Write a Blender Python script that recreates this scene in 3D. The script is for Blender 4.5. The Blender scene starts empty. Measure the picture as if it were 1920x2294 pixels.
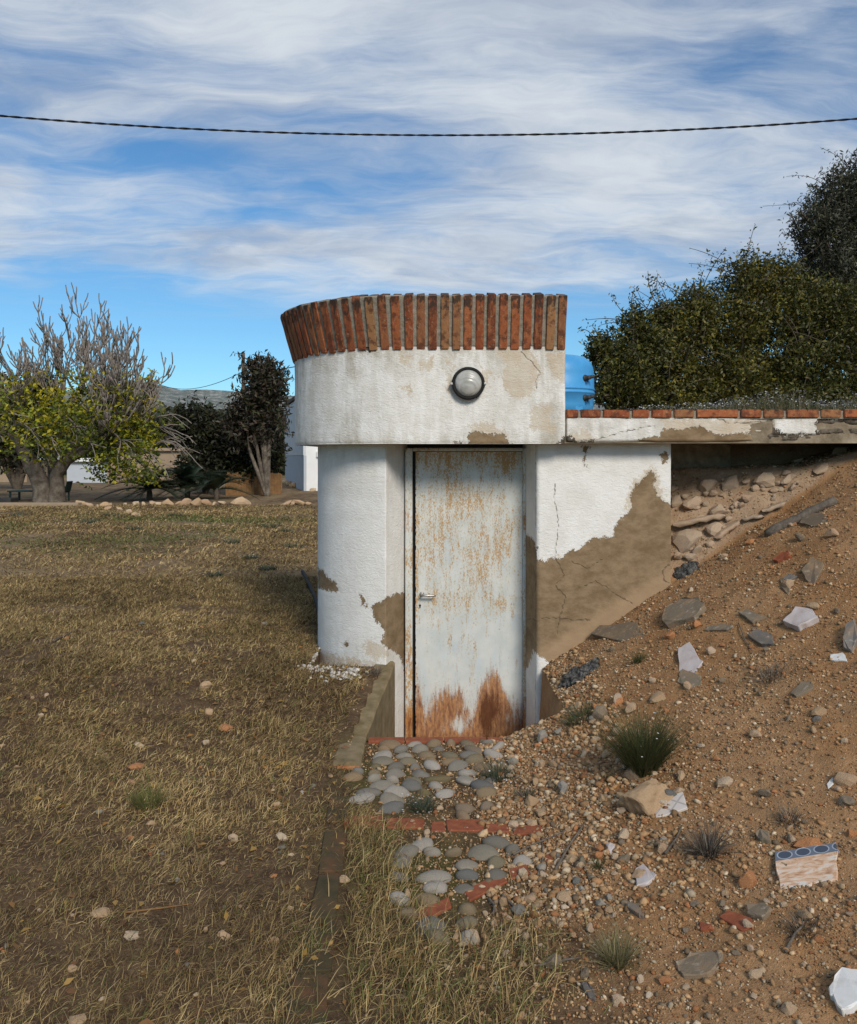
import bpy, bmesh, math, random
import numpy as np
from mathutils import Vector, Matrix

random.seed(7); rng = np.random.default_rng(7)
scene = bpy.context.scene
COL = scene.collection
R = math.radians

# ------------------------------------------------------------------ camera
F, CX, HY, EYE = 1920.0, 960.0, 1020.0, 1.6        # photo focal length, centre, horizon row, eye height
W_PX, H_PX = 1920.0, 2294.0
cam_d = bpy.data.cameras.new('camera'); cam = bpy.data.objects.new('camera', cam_d); COL.objects.link(cam)
cam.location = (0, 0, EYE); cam.rotation_euler = (R(90), 0, 0)
cam_d.sensor_fit = 'VERTICAL'; cam_d.sensor_height = 36.0
cam_d.lens = 36.0 * F / H_PX
cam_d.shift_y = (HY - H_PX / 2) / H_PX
cam_d.clip_start = 0.05; cam_d.clip_end = 6000
scene.camera = cam

# ------------------------------------------------------------------ light
SUN_EL, SUN_AZ = R(34), math.atan2(0.36, -1.0)      # behind the camera, a little to the right
scene.view_settings.view_transform = 'Standard'; scene.view_settings.look = 'None'
scene.view_settings.gamma = 1.0; scene.view_settings.use_curve_mapping = False
scene.view_settings.exposure = 0.45
sun_d = bpy.data.lights.new('sun', 'SUN'); sun_d.energy = 2.3; sun_d.angle = R(17); sun_d.color = (1.0, 0.93, 0.83)
sun = bpy.data.objects.new('sun', sun_d); COL.objects.link(sun)
sd = Vector((math.sin(SUN_AZ) * math.cos(SUN_EL), math.cos(SUN_AZ) * math.cos(SUN_EL), math.sin(SUN_EL)))
sun.rotation_euler = sd.to_track_quat('Z', 'Y').to_euler()
sun.location = sd * 30

# ---- node helpers
def node(nt, typ, ins=None, **props):
    n = nt.nodes.new(typ)
    for k, v in props.items(): setattr(n, k, v)
    for k, v in (ins or {}).items():
        s = n.inputs[k]
        if hasattr(v, 'is_linked') or isinstance(v, bpy.types.NodeSocket): nt.links.new(v, s)
        else: s.default_value = v
    return n
def MATH(nt, op, a, b=0.0, c=0.0, clamp=False):
    return node(nt, 'ShaderNodeMath', {0: a, 1: b, 2: c}, operation=op, use_clamp=clamp).outputs[0]
def MIX(nt, f, a, b, blend='MIX'):
    n = node(nt, 'ShaderNodeMix', {0: f}, data_type='RGBA', blend_type=blend)
    for i, v in ((6, a), (7, b)):
        if isinstance(v, bpy.types.NodeSocket): nt.links.new(v, n.inputs[i])
        else: n.inputs[i].default_value = (*v, 1.0) if len(v) == 3 else v
    return n.outputs[2]
def SS(nt, x, a, b, lo=0.0, hi=1.0):
    n = node(nt, 'ShaderNodeMapRange', {0: x, 1: a, 2: b, 3: lo, 4: hi}, interpolation_type='SMOOTHSTEP')
    return n.outputs[0]
def NOISE(nt, vec, scale, detail=4.0, rough=0.55, dist=0.0, out=0):
    return node(nt, 'ShaderNodeTexNoise', {'Vector': vec, 'Scale': scale, 'Detail': detail, 'Roughness': rough, 'Distortion': dist}).outputs[out]
def MAPV(nt, vec, scale=(1, 1, 1), loc=(0, 0, 0), rot=(0, 0, 0)):
    return node(nt, 'ShaderNodeMapping', {'Vector': vec, 'Scale': scale, 'Location': loc, 'Rotation': rot}).outputs[0]
def ATTR(nt, name, out='Fac'):
    return node(nt, 'ShaderNodeAttribute', attribute_name=name).outputs[out]
def COORD(nt, out='Object'):
    return node(nt, 'ShaderNodeTexCoord').outputs[out]
def BUMP(nt, h, strength=0.5, dist=0.01, normal=None):
    ins = {'Height': h, 'Strength': strength, 'Distance': dist}
    if normal is not None: ins['Normal'] = normal
    return node(nt, 'ShaderNodeBump', ins).outputs[0]
def RAMP(nt, f, stops):
    n = node(nt, 'ShaderNodeValToRGB', {0: f}); cr = n.color_ramp
    while len(cr.elements) < len(stops): cr.elements.new(0.5)
    for e, (p, c) in zip(cr.elements, stops): e.position = p; e.color = (*c, 1)
    return n.outputs[0]
def new_mat(name, rough=0.85, spec=0.3):
    m = bpy.data.materials.new(name); m.use_nodes = True
    nt = m.node_tree; b = nt.nodes['Principled BSDF']
    b.inputs['Roughness'].default_value = rough
    b.inputs['Specular IOR Level'].default_value = spec
    return m, nt, b
def setc(nt, b, c, n=None):
    if isinstance(c, bpy.types.NodeSocket): nt.links.new(c, b.inputs['Base Color'])
    else: b.inputs['Base Color'].default_value = (*c, 1)
    if n is not None: nt.links.new(n, b.inputs['Normal'])

# ------------------------------------------------------------------ sky
world = bpy.data.worlds.new('World'); scene.world = world; world.use_nodes = True
nt = world.node_tree; bg = nt.nodes['Background']
sky = node(nt, 'ShaderNodeTexSky', sky_type='NISHITA', sun_disc=False, sun_elevation=SUN_EL,
           sun_rotation=SUN_AZ, altitude=100.0, air_density=1.0, dust_density=0.2, ozone_density=2.2)
gen = COORD(nt, 'Generated')
sep = node(nt, 'ShaderNodeSeparateXYZ', {0: gen})
zc = MATH(nt, 'ADD', MATH(nt, 'MAXIMUM', sep.outputs[2], 0.0), 0.10)
px_ = MATH(nt, 'DIVIDE', sep.outputs[0], zc); py_ = MATH(nt, 'DIVIDE', sep.outputs[1], zc)
pv = node(nt, 'ShaderNodeCombineXYZ', {0: px_, 1: py_}).outputs[0]
warp = NOISE(nt, MAPV(nt, pv, (0.7, 0.9, 1), (3.1, 1.7, 0)), 1.3, 4, out=1)
pvw = node(nt, 'ShaderNodeVectorMath', {0: pv, 1: MAPV(nt, warp, (0.75, 0.75, 0))}, operation='ADD').outputs[0]
big = NOISE(nt, MAPV(nt, pvw, (0.55, 0.80, 1), (0.6, 2.3, 0), (0, 0, R(-24))), 1.15, 5, 0.52)
mid = NOISE(nt, MAPV(nt, pvw, (0.9, 1.9, 1), (5.2, 0.4, 0), (0, 0, R(-20))), 2.0, 8, 0.60)
fine = NOISE(nt, MAPV(nt, pvw, (1.5, 4.2, 1), (1.0, 7.0, 0), (0, 0, R(-14))), 2.6, 9, 0.66)
dens = MATH(nt, 'ADD', MATH(nt, 'MULTIPLY', big, 1.15), MATH(nt, 'ADD', MATH(nt, 'MULTIPLY', mid, 0.34), MATH(nt, 'MULTIPLY', fine, 0.20)))
elev = SS(nt, sep.outputs[2], 0.145, 0.20)
cover = MATH(nt, 'MULTIPLY', SS(nt, dens, 0.66, 0.99), elev)
shade = SS(nt, MATH(nt, 'ADD', MATH(nt, 'MULTIPLY', NOISE(nt, MAPV(nt, pvw, (0.8, 1.3, 1), (9, 3, 0)), 1.6, 7, 0.58), 0.8), MATH(nt, 'MULTIPLY', fine, 0.2)), 0.34, 0.64)
cloudc = MIX(nt, shade, (3.4, 4.0, 5.0), (6.1, 6.5, 6.9))
skyc = MIX(nt, 1.0, sky.outputs[0], (0.50, 0.80, 0.98), 'MULTIPLY')
final = MIX(nt, MATH(nt, 'MULTIPLY', cover, 0.93), skyc, cloudc)
nt.links.new(final, bg.inputs[0]); bg.inputs[1].default_value = 0.085

# ------------------------------------------------------------------ pixel <-> world, noise
def wx(px, Y): return (px - CX) * Y / F
def wz(py, Y): return EYE - (py - HY) * Y / F
def at(px, py, Y): return Vector((wx(px, Y), Y, wz(py, Y)))
def proj(P):
    Y = np.maximum(P[:, 1], 0.05)
    return CX + P[:, 0] / Y * F, HY - (P[:, 2] - EYE) / Y * F
_tab = rng.random((256, 256))
def vnoise(x, y, s=0):
    x = np.asarray(x, float) + s * 17.3; y = np.asarray(y, float) + s * 9.7
    ix = np.floor(x).astype(int); iy = np.floor(y).astype(int)
    fx = x - ix; fy = y - iy; fx = fx * fx * (3 - 2 * fx); fy = fy * fy * (3 - 2 * fy)
    a = _tab[ix & 255, iy & 255]; b = _tab[(ix + 1) & 255, iy & 255]; c = _tab[ix & 255, (iy + 1) & 255]; d = _tab[(ix + 1) & 255, (iy + 1) & 255]
    return (a * (1 - fx) + b * fx) * (1 - fy) + (c * (1 - fx) + d * fx) * fy
def fbm(x, y, s=0, o=3):
    v = 0; a = 0.5
    for i in range(o): v = v + a * (vnoise(x, y, s + i) - 0.5); x = np.asarray(x) * 2.07; y = np.asarray(y) * 2.07; a *= 0.5
    return v
def sm(a, b, x):
    t = np.clip((np.asarray(x, float) - a) / (b - a), 0, 1); return t * t * (3 - 2 * t)
def inpoly(px, py, poly):
    px = np.asarray(px); py = np.asarray(py); ins = np.zeros(px.shape, bool); n = len(poly); j = n - 1
    for i in range(n):
        xi, yi = poly[i]; xj, yj = poly[j]
        if yi != yj:
            c = ((yi > py) != (yj > py)) & (px < (xj - xi) * (py - yi) / (yj - yi) + xi); ins ^= c
        j = i
    return ins
def segdist(px, py, a, b):
    ax, ay = a; bx, by = b; dx, dy = bx - ax, by - ay; L = dx * dx + dy * dy + 1e-9
    t = np.clip(((px - ax) * dx + (py - ay) * dy) / L, 0, 1)
    return np.hypot(px - ax - t * dx, py - ay - t * dy)
def sdpoly(px, py, poly):
    d = np.full(px.shape, 1e9)
    for i in range(len(poly)): d = np.minimum(d, segdist(px, py, poly[i], poly[(i + 1) % len(poly)]))
    return np.where(inpoly(px, py, poly), d, -d)
def sdmany(px, py, polys):
    d = np.full(px.shape, -60.0)
    for p in polys: d = np.maximum(d, sdpoly(px, py, p))
    return d
def polyline(px, py, lines):
    d = np.full(px.shape, 60.0)
    for l in lines:
        r5 = random.Random(len(l) * 31 + int(l[0][0])); q_ = [l[0]]
        for a, b in zip(l[:-1], l[1:]):                      # wander a little between the given points
            k = max(2, int(math.hypot(b[0] - a[0], b[1] - a[1]) / 6))
            q_ += [(a[0] + (b[0] - a[0]) * t / k + r5.uniform(-2.4, 2.4), a[1] + (b[1] - a[1]) * t / k + r5.uniform(-2.4, 2.4)) for t in range(1, k)] + [b]
        l = q_
        for a, b in zip(l[:-1], l[1:]): d = np.minimum(d, segdist(px, py, a, b))
    return d

# ------------------------------------------------------------------ object helpers
def link(name, me, m=None, parent=None, smooth=False):
    if m is not None: me.materials.append(m)
    if smooth: me.polygons.foreach_set('use_smooth', np.ones(len(me.polygons), bool))
    o = bpy.data.objects.new(name, me); COL.objects.link(o)
    if parent is not None: o.parent = parent
    return o
def np_mesh(name, V, Fc, attrs=None, cols=None):
    V = np.asarray(V, np.float32); Fc = np.asarray(Fc, np.int32); k = Fc.shape[1]
    me = bpy.data.meshes.new(name); me.vertices.add(len(V)); me.vertices.foreach_set('co', V.ravel())
    me.loops.add(Fc.size); me.loops.foreach_set('vertex_index', Fc.ravel())
    me.polygons.add(len(Fc)); me.polygons.foreach_set('loop_start', np.arange(0, Fc.size, k, dtype=np.int32))
    me.update(calc_edges=True)
    for n, a in (attrs or {}).items():
        at_ = me.attributes.new(n, 'FLOAT', 'POINT'); at_.data.foreach_set('value', np.asarray(a, np.float32))
    if cols is not None:
        ca = me.attributes.new('col', 'FLOAT_COLOR', 'POINT')
        c4 = np.ones((len(V), 4), np.float32); c4[:, :3] = cols; ca.data.foreach_set('color', c4.ravel())
    return me
def tag(o, label, cat, group=None):
    o['label'] = label; o['category'] = cat
    if group: o['group'] = group
    return o
def struct(o): o['kind'] = 'structure'; return o
def stuff(o, label=None, cat=None):
    o['kind'] = 'stuff'
    if label: o['label'] = label; o['category'] = cat
    return o
def empty(name, loc=(0, 0, 0)):
    o = bpy.data.objects.new(name, None); o.empty_display_size = 0.1; o.location = loc; COL.objects.link(o); return o
def child(name, me, m, parent, smooth=False):
    """part whose mesh is given in world coordinates; the parent only has a translation"""
    o = link(name, me, m, parent, smooth); o.matrix_parent_inverse = Matrix.Translation(parent.location).inverted(); return o
def bm_mesh(bm, name='mesh'):
    me = bpy.data.meshes.new(name); bm.normal_update(); bm.to_mesh(me); bm.free(); return me
def box(bm, x0, x1, y0, y1, z0, z1, bev=0.0):
    r = bmesh.ops.create_cube(bm, size=1.0); vs = r['verts']
    bmesh.ops.scale(bm, vec=(x1 - x0, y1 - y0, z1 - z0), verts=vs)
    bmesh.ops.translate(bm, vec=((x0 + x1) / 2, (y0 + y1) / 2, (z0 + z1) / 2), verts=vs)
    if bev > 0:
        es = list({e for v in vs for e in v.link_edges})
        bmesh.ops.bevel(bm, geom=es, offset=bev, segments=2, affect='EDGES', profile=0.6)
def tube_np(pts, rad, sides=6, cap=True):
    pts = np.asarray(pts, float); n = len(pts); rad = np.broadcast_to(np.asarray(rad, float), (n,))
    T = np.gradient(pts, axis=0); T /= np.linalg.norm(T, axis=1)[:, None] + 1e-9
    ref = np.array([0, 0, 1.0]) if abs(T[0][2]) < 0.9 else np.array([1.0, 0, 0])
    V = []
    u = np.cross(T[0], ref); u /= np.linalg.norm(u)
    ang = np.linspace(0, 2 * np.pi, sides, endpoint=False)
    for i in range(n):
        u = u - T[i] * np.dot(u, T[i]); u /= np.linalg.norm(u) + 1e-9
        v = np.cross(T[i], u)
        V.append(pts[i] + rad[i] * (np.cos(ang)[:, None] * u + np.sin(ang)[:, None] * v))
    V = np.concatenate(V)
    i = np.arange(n - 1)[:, None] * sides; j = np.arange(sides)[None, :]; j2 = (j + 1) % sides
    Fq = np.stack([i + j, i + j2, i + sides + j2, i + sides + j], -1).reshape(-1, 4)
    if cap:
        V = np.concatenate([V, pts[:1], pts[-1:]])
        a = n * sides; jj = np.arange(sides); k = (jj + 1) % sides
        c0 = np.stack([np.full(sides, a), k, jj, jj], -1); c1 = np.stack([np.full(sides, a + 1), (n - 1) * sides + jj, (n - 1) * sides + k, (n - 1) * sides + k], -1)
        # caps as triangles written as quads would be degenerate: use a midpoint fan of quads over pairs
        if sides % 2 == 0:
            e = np.arange(0, sides, 2)
            c0 = np.stack([np.full(len(e), a), (e + 2) % sides, (e + 1) % sides, e], -1)
            c1 = np.stack([np.full(len(e), a + 1), (n - 1) * sides + e, (n - 1) * sides + (e + 1) % sides, (n - 1) * sides + (e + 2) % sides], -1)
            Fq = np.concatenate([Fq, c0, c1])
    return V, Fq
def tubes(list_):
    Vs, Fs, o = [], [], 0
    for pts, rad, s in list_:
        V, Fq = tube_np(pts, rad, s); Vs.append(V); Fs.append(Fq + o); o += len(V)
    return np.concatenate(Vs), np.concatenate(Fs)
def lathe(profile, n=32):
    """profile [(r,z)] -> verts, quads about Z"""
    a = np.linspace(0, 2 * np.pi, n, endpoint=False); V = []
    for r, z in profile: V.append(np.stack([r * np.cos(a), r * np.sin(a), np.full(n, z)], -1))
    V = np.concatenate(V); m = len(profile)
    i = np.arange(m - 1)[:, None] * n; j = np.arange(n)[None, :]; k = (j + 1) % n
    return V, np.stack([i + j, i + k, i + n + k, i + n + j], -1).reshape(-1, 4)

# ------------------------------------------------------------------ terrain height
Y_EDGE = 4.84
def kerb_x(Y): return np.interp(Y, [4.4, 4.84, 5.85], [-0.425, -0.42, -0.30])
def zdirt(X, Y):
    s = np.interp(Y, [1.5, 3, 4, 5, 5.8], [0.20, 0.32, 0.44, 0.57, 0.65])
    xt = np.interp(Y, [1.5, 3, 4, 5, 5.8], [0.62, 0.52, 0.48, 0.46, 0.50])
    t = s * (X - xt); k = 0.035
    v = np.where(t > 0.3, t, k * np.log1p(np.exp(np.clip(t / k, -40, 40))))
    over = v - 1.5
    return np.where(over > 0, 1.5 + 0.42 * (1 - np.exp(-over / 0.42)), v)
def ground(X, Y, micro=True):
    X = np.asarray(X, float); Y = np.asarray(Y, float)
    lawn = 0.02 + 0.16 * sm(4.5, 6.1, Y) - 0.16 * sm(9, 26, Y) - 0.6 * sm(40, 80, Y) - 2.5 * sm(80, 240, Y)
    path = np.full(X.shape, -0.012) + 0.02 * sm(3.2, 2.0, Y)
    onlawn = np.where(Y < 4.4, sm(-0.1, -0.7, X), (X < kerb_x(Y)).astype(float))
    base = path * (1 - onlawn) + lawn * onlawn
    zd = zdirt(X, np.minimum(Y, 5.8))
    # sunken landing in front of the door, half filled with spilt gravel
    pit = (Y > Y_EDGE) & (X > kerb_x(Y)) & (X < 0.765)
    t = np.clip((Y - Y_EDGE) / 0.96, 0, 1)
    spill = (0.33 * (X - 0.42)) * (1 - t) + (-0.23 + 0.95 * (X - 0.74)) * t
    z = np.maximum(base, 0) * 0 + base + zd * (Y <= 5.84) * (X > 0.2)
    z = np.where(pit, np.maximum(-0.46, spill), z)
    # bank and plateau behind the wall
    beh = (Y > 5.84) & (X > 0.765)
    bank = np.minimum(zd + 1.22 * (Y - 5.84) + 0.05 * fbm(X * 9, Y * 9, 5), 1.50 + 0.02 * (X - 1.6) + 0.25 * np.clip(X - 2.6, 0, 0.6))
    bank = np.where(zd > bank, zd, bank)
    plat = 1.80 * sm(80, 25, Y)
    z = np.where(beh, np.where(Y > 6.5, plat, bank), z)
    inside = (Y > 5.84) & (X <= 0.765) & (X > -0.8) & (Y < 9)
    z = np.where(inside, -0.46, z)
    z = np.where((Y >= 9) & (X > -0.8) & (X <= 0.765), plat * sm(-0.8, 0.765, X), z)
    if micro:
        w = np.clip(np.where(onlawn > 0.5, 0.6, 1.0), 0, 1)
        amp = np.where((zd > 0.04) & (Y < 6.5), 1.0, 0.45) * np.where(Y > 8, 1.6, 1)
        n = amp * (0.05 * fbm(X * 3.1, Y * 3.1, 1) + 0.022 * fbm(X * 13, Y * 13, 2) + 0.010 * fbm(X * 38, Y * 38, 3, 2))
        calm = np.where((X > -0.45) & (X < 0.55) & (Y > 2.2) & (Y < 4.95), 0.35, 1.0)
        z = z + n * calm * w
    return z
def gpt(px, py):
    """first hit of the pixel's ray with the terrain"""
    px = np.atleast_1d(np.asarray(px, float)); py = np.atleast_1d(np.asarray(py, float))
    Y = np.full(px.shape, np.nan); done = np.zeros(px.shape, bool); prev = 1.6
    for y in np.concatenate([np.arange(1.65, 7.5, 0.05), np.geomspace(7.5, 90, 140)]):
        z = wz(py, y); hit = (~done) & (z <= ground(wx(px, y), np.full(px.shape, y)))
        if hit.any():
            lo_ = np.full(int(hit.sum()), prev); hi_ = np.full(int(hit.sum()), y); p_, q_ = px[hit], py[hit]
            for _ in range(8):
                m_ = (lo_ + hi_) / 2; below = wz(q_, m_) <= ground(wx(p_, m_), m_); hi_ = np.where(below, m_, hi_); lo_ = np.where(below, lo_, m_)
            Y[hit] = hi_; done |= hit
            if done.all(): break
        prev = y
    Y = np.where(np.isnan(Y), 90, Y); X = wx(px, Y)
    return np.stack([X, Y, ground(X, Y)], -1)
def gnormal(X, Y, e=0.06):
    gx = (ground(np.array([X + e]), np.array([Y]), False) - ground(np.array([X - e]), np.array([Y]), False))[0] / (2 * e)
    gy = (ground(np.array([X]), np.array([Y + e]), False) - ground(np.array([X]), np.array([Y - e]), False))[0] / (2 * e)
    gx = max(-1.2, min(1.2, gx)); gy = max(-1.2, min(1.2, gy))
    return Vector((-gx, -gy, 1)).normalized()

# ================================================================== materials
def mat_plaster():
    m, nt, b = new_mat('white_plaster', 0.9, 0.2); co = COORD(nt)
    n1 = NOISE(nt, co, 34, 6, 0.62); n2 = NOISE(nt, co, 120, 4, 0.6); n3 = NOISE(nt, co, 7, 5, 0.6)
    edge = MATH(nt, 'ADD', MATH(nt, 'MULTIPLY', MATH(nt, 'SUBTRACT', n1, 0.5), 26), MATH(nt, 'MULTIPLY', MATH(nt, 'SUBTRACT', n2, 0.5), 16))
    peel = SS(nt, MATH(nt, 'ADD', ATTR(nt, 'peel'), edge), -0.8, 0.8)
    tan = SS(nt, MATH(nt, 'ADD', ATTR(nt, 'tan'), MATH(nt, 'MULTIPLY', edge, 2.3)), -2.0, 4.0)
    dark = SS(nt, MATH(nt, 'ADD', ATTR(nt, 'dark'), MATH(nt, 'MULTIPLY', edge, 1.3)), -1.0, 1.0)
    crack = SS(nt, MATH(nt, 'ADD', ATTR(nt, 'crack'), MATH(nt, 'MULTIPLY', MATH(nt, 'SUBTRACT', n1, 0.47), 5)), 2.0, 0.6)
    streak = NOISE(nt, MAPV(nt, co, (9, 9, 1.3)), 2.2, 6, 0.65)
    white = MIX(nt, SS(nt, n3, 0.35, 0.7), (0.70, 0.675, 0.625), (0.77, 0.75, 0.71))
    gr = MATH(nt, 'MULTIPLY', ATTR(nt, 'grime_tone'), SS(nt, streak, 0.38, 0.66))
    blot = MATH(nt, 'MULTIPLY', ATTR(nt, 'grime_tone'), SS(nt, NOISE(nt, MAPV(nt, co, (1, 1, 0.7)), 6.5, 9, 0.74), 0.43, 0.62))
    c = MIX(nt, MATH(nt, 'MULTIPLY', blot, 0.75), white, (0.42, 0.375, 0.30))
    c = MIX(nt, MATH(nt, 'MULTIPLY', gr, 0.5), c, (0.32, 0.275, 0.20))
    tanc = MIX(nt, SS(nt, n3, 0.3, 0.7), (0.50, 0.40, 0.28), (0.56, 0.49, 0.39))
    c = MIX(nt, MATH(nt, 'MULTIPLY', tan, 0.8), c, tanc)
    br = MIX(nt, SS(nt, NOISE(nt, MAPV(nt, co, (1, 1, 1.6), (0, 0, 0), (0, R(20), 0)), 9, 9, 0.72), 0.32, 0.68), (0.165, 0.11, 0.058), (0.275, 0.195, 0.115))
    dust = SS(nt, MATH(nt, 'ADD', ATTR(nt, 'dust'), MATH(nt, 'MULTIPLY', edge, 1.0)), -14, 24)
    br = MIX(nt, MATH(nt, 'MULTIPLY', dust, 0.6), br, (0.40, 0.275, 0.165))
    c = MIX(nt, peel, c, br)
    dk = MIX(nt, SS(nt, NOISE(nt, co, 24, 6, 0.65), 0.3, 0.7), (0.045, 0.036, 0.026), (0.17, 0.14, 0.105))
    c = MIX(nt, dark, c, dk)
    speck = SS(nt, NOISE(nt, co, 210, 2, 0.5), 0.70, 0.76)
    c = MIX(nt, MATH(nt, 'MULTIPLY', speck, MATH(nt, 'MULTIPLY', MATH(nt, 'SUBTRACT', 1.0, peel), 0.16)), c, (0.25, 0.2, 0.14))
    c = MIX(nt, MATH(nt, 'MULTIPLY', crack, 0.7), c, (0.09, 0.065, 0.04))
    trow = NOISE(nt, MAPV(nt, co, (1, 1, 1.9), (0, 0, 0), (0, R(24), 0)), 30, 7, 0.66, 1.2)
    keep = MATH(nt, 'SUBTRACT', 1.0, MATH(nt, 'MULTIPLY', peel, 0.72))
    h = MATH(nt, 'ADD', MATH(nt, 'MULTIPLY', trow, keep), MATH(nt, 'MULTIPLY', peel, -0.55))
    h = MATH(nt, 'SUBTRACT', h, MATH(nt, 'MULTIPLY', crack, 0.4))
    h = MATH(nt, 'ADD', h, MATH(nt, 'MULTIPLY', dark, MATH(nt, 'MULTIPLY', n1, 1.6)))
    setc(nt, b, c, BUMP(nt, h, 0.62, 0.012)); return m
def mat_brick(name='brick'):
    m, nt, b = new_mat(name, 0.82, 0.25); co = COORD(nt); oi = node(nt, 'ShaderNodeObjectInfo')
    rnd = oi.outputs['Random']
    sh = node(nt, 'ShaderNodeVectorMath', {0: co, 1: MAPV(nt, oi.outputs['Location'], (7, 5, 3))}, operation='ADD').outputs[0]
    base = RAMP(nt, rnd, [(0.0, (0.15, 0.042, 0.018)), (0.25, (0.24, 0.06, 0.022)), (0.5, (0.31, 0.095, 0.035)), (0.7, (0.20, 0.07, 0.03)), (0.85, (0.29, 0.15, 0.065)), (1.0, (0.17, 0.05, 0.022))])
    st = NOISE(nt, MAPV(nt, sh, (1, 1, 0.35)), 32, 6, 0.65, 1.5)
    c = MIX(nt, MATH(nt, 'MULTIPLY', SS(nt, st, 0.42, 0.72), 0.7), base, (0.36, 0.15, 0.06))
    c = MIX(nt, MATH(nt, 'MULTIPLY', SS(nt, NOISE(nt, sh, 22, 5, 0.6), 0.47, 0.64), 0.8), c, (0.085, 0.03, 0.017))
    c = MIX(nt, MATH(nt, 'MULTIPLY', SS(nt, NOISE(nt, sh, 60, 4, 0.6), 0.6, 0.7), 0.5), c, (0.42, 0.30, 0.19))
    # lichen-black weathering on the exposed upper ends
    topw = SS(nt, MATH(nt, 'ADD', ATTR(nt, 'top'), MATH(nt, 'MULTIPLY', MATH(nt, 'SUBTRACT', NOISE(nt, MAPV(nt, sh, (1, 1, 0.5)), 34, 5, 0.6), 0.5), 1.5)), 0.78, 0.98)
    c = MIX(nt, MATH(nt, 'MULTIPLY', topw, 0.88), c, (0.035, 0.026, 0.02))
    setc(nt, b, c, BUMP(nt, NOISE(nt, sh, 90, 5, 0.65), 0.6, 0.004)); return m
def mat_simple(name, stops, scale=20, rough=0.85, bump=0.4, bscale=80, bdist=0.004, spec=0.3, detail=6, metal=0.0):
    m, nt, b = new_mat(name, rough, spec); co = COORD(nt); b.inputs['Metallic'].default_value = metal
    c = RAMP(nt, NOISE(nt, co, scale, detail, 0.62), stops)
    setc(nt, b, c, BUMP(nt, NOISE(nt, co, bscale, 5, 0.6), bump, bdist)); return m
def mat_rock(name, stops, stain=(0.10, 0.07, 0.045), scale=18, bump=0.7, rough=0.9):
    """per-object tone from the object's random number, mottled"""
    m, nt, b = new_mat(name, rough, 0.25); co = COORD(nt); oi = node(nt, 'ShaderNodeObjectInfo')
    sh = node(nt, 'ShaderNodeVectorMath', {0: co, 1: MAPV(nt, oi.outputs['Location'], (7, 5, 3))}, operation='ADD').outputs[0]
    c = RAMP(nt, oi.outputs['Random'], stops)
    c = MIX(nt, MATH(nt, 'MULTIPLY', SS(nt, NOISE(nt, sh, scale, 6, 0.65), 0.42, 0.75), 0.55), c, stain)
    c = MIX(nt, MATH(nt, 'MULTIPLY', SS(nt, NOISE(nt, sh, scale * 3.1, 4, 0.6), 0.55, 0.75), 0.35), c, (0.62, 0.54, 0.44))
    setc(nt, b, c, BUMP(nt, NOISE(nt, sh, scale * 3, 6, 0.65), bump, 0.006)); return m
def mat_col(name, rough=0.85, bump=0.0, bscale=90, trans=0.0, spec=0.25, mott=0.0):
    """colour from the point attribute 'col'"""
    m, nt, b = new_mat(name, rough, spec); c = ATTR(nt, 'col', 'Color'); co = COORD(nt)
    if mott > 0:
        n = NOISE(nt, co, bscale, 4, 0.6)
        c = MIX(nt, MATH(nt, 'MULTIPLY', SS(nt, n, 0.4, 0.75), mott), c, (0.09, 0.06, 0.035))
    setc(nt, b, c, BUMP(nt, NOISE(nt, co, bscale, 4, 0.6), bump, 0.004) if bump > 0 else None)
    if trans > 0:
        out = nt.nodes['Material Output']; t = node(nt, 'ShaderNodeBsdfTranslucent', {'Color': c})
        mx = node(nt, 'ShaderNodeMixShader', {0: trans, 1: b.outputs[0], 2: t.outputs[0]}); nt.links.new(mx.outputs[0], out.inputs[0])
    return m
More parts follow.
